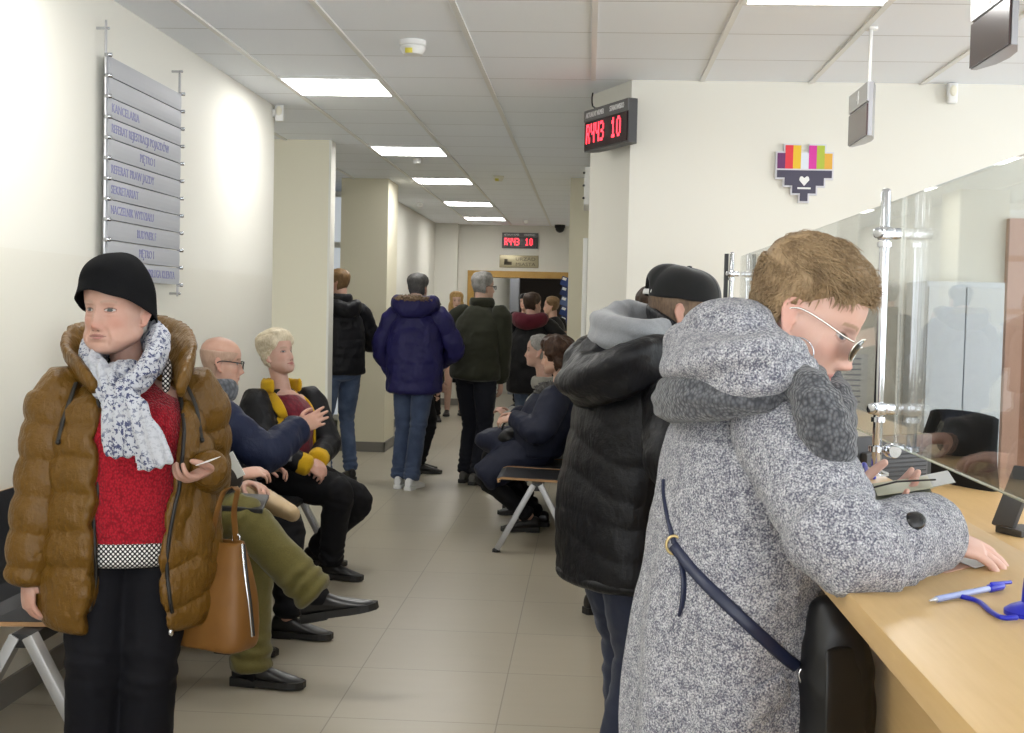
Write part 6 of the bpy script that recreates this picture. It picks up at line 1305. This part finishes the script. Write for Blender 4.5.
mb = MB(); mb.tube([cl(0, .20, .56), cl(0, .23, .70), cl(0, .21, .88), cl(0, .24, 1.08)], [[.20, .03], [.235, .035], [.23, .035], [.19, .025]], 24, side=Rc[:, 0], step=.02); V, F = loft([cl(0, .20, .56), cl(0, .23, .70), cl(0, .21, .88), cl(0, .24, 1.06)], [[.20, .03], [.225, .035], [.225, .035], [.20, .025]], 28, Rc[:, 0], .02, True, False, 4.5); obj('backrest', (V, F), fabric('black_mesh', (.014, .014, .016), (.007, .007, .008), 500, .3, .8, 0), chr_)
V, F = loft([cl(0, -.24, .47), cl(0, -.1, .475), cl(0, .2, .47)], [[.22, .04], [.235, .045], [.21, .04]], 28, Rc[:, 0], .02, True, False, 4); obj('seat', (V, F), fabric('black_seat_cloth', (.012, .012, .013), (.007, .007, .008), 500, .3, .9, 0), chr_)
for s_ in (-1, 1): obj('armrest', MB().tube([cl(s_ * .25, .12, .48), cl(s_ * .28, .1, .66), cl(s_ * .28, -.14, .68)], [.016, .018, .018], 10, step=.02), M['black'], chr_)
obj('column', MB().tube([cl(0, 0, .09), cl(0, 0, .45)], .03, 14), M['black'], chr_)
for k in range(5):
    a = 2 * PI * k / 5; l = obj('leg', MB().tube([cl(0, 0, .10), cl(.28 * math.cos(a), .28 * math.sin(a), .075)], [.03, .02], 10), M['black'], chr_); obj('caster', MB().lathe([(.02, -.02), (.028, -.015), (.028, .015), (.02, .02)], cl(.28 * math.cos(a), .28 * math.sin(a), .03), 12, (1, 0, 0)), M['black'], l)
obj('back_post', MB().tube([cl(0, .05, .43), cl(0, .26, .46), cl(0, .275, .75)], .02, 10, step=.03), M['black'], chr_)
q = A(1.475, 4.42, .75); tr_ = empty('desk_phone', q, 'dark upright device with a keypad on the desk behind the glass, right edge', 'telephone')
Rp = np.stack([nrm(A(.35, -.94, 0)), nrm(A(.85, .32, -.42)), nrm(np.cross(A(.35, -.94, 0), A(.85, .32, -.42)))], 1); Rp[:, 2] *= 1 if Rp[2, 2] > 0 else -1
pc = q + A(0, 0, .13); up_ = nrm(A(.35, .1, .93)); sd_ = nrm(A(.62, -.78, 0)); nr_ = np.cross(sd_, up_); Rq = np.stack([sd_, nr_, up_], 1)
obj('housing', MB().box(pc, (.085, .022, .22), R=Rq, bev=.006), M['dark'], tr_, angle=40); obj('screen', MB().box(pc + nr_ * (-.012) + up_ * .06, (.07, .003, .07), R=Rq), mat('phone_screen', (.08, .10, .16), .2), tr_, smooth=False)
for i in range(4):
    for j in range(3): obj('key', MB().box(pc - nr_ * .012 - up_ * (.002 + i * .018) + sd_ * (j - 1) * .022, (.016, .005, .012), R=Rq, bev=.001), M['alu'], tr_, smooth=False)
obj('foot', MB().box(q + A(.03, .01, .012), (.12, .12, .024), R=np.stack([nrm(A(.45, -.9, 0)), nrm(A(.9, .45, 0)), UP], 1), bev=.004), M['dark'], tr_, smooth=False)
fc = empty('glare_cabinet', (1.95, 6.93, 0), 'made-up pale cabinet standing in for a bright reflection in the glass', 'cabinet'); FCM = mat('pale_glare_cabinet_paint', (.62, .66, .70), .4)  # invented cabinet, pale in place of a glare in the glass
obj('body', MB().box((1.95, 6.93, .84), (.40, .42, 1.68), bev=.004), FCM, fc, smooth=False)
for s_ in (-1, 1): dd_ = obj('door', MB().box((1.95 + s_ * .098, 6.71, .86), (.19, .02, 1.58), bev=.003), FCM, fc, smooth=False); obj('handle', MB().box((1.95 + s_ * .02, 6.695, .95), (.012, .02, .10)), M['lightalu'], dd_, smooth=False)
for x, y, l, w_, h_ in ((845, 384, 'white notice with lines of print on the wall seen through the glass', .24, .34), (845, 315, 'small white notice on the wall above the larger printed one', .2, .14)):
    c = P(x, y, 7.15); nt_ = obj('notice', MB().box(c, (w_, .004, h_)), mat('notice_paper', (.72, .72, .70), .6), origin=c, smooth=False); base(nt_, l, 'notice')
    for k in range(int(h_ / .035)): obj('print', MB().box(c + A(-.0, -.004, h_ * .42 - k * .03), (w_ * .7, .002, .009)), mat('grey_print', (.35, .36, .4), .6), nt_, smooth=False)
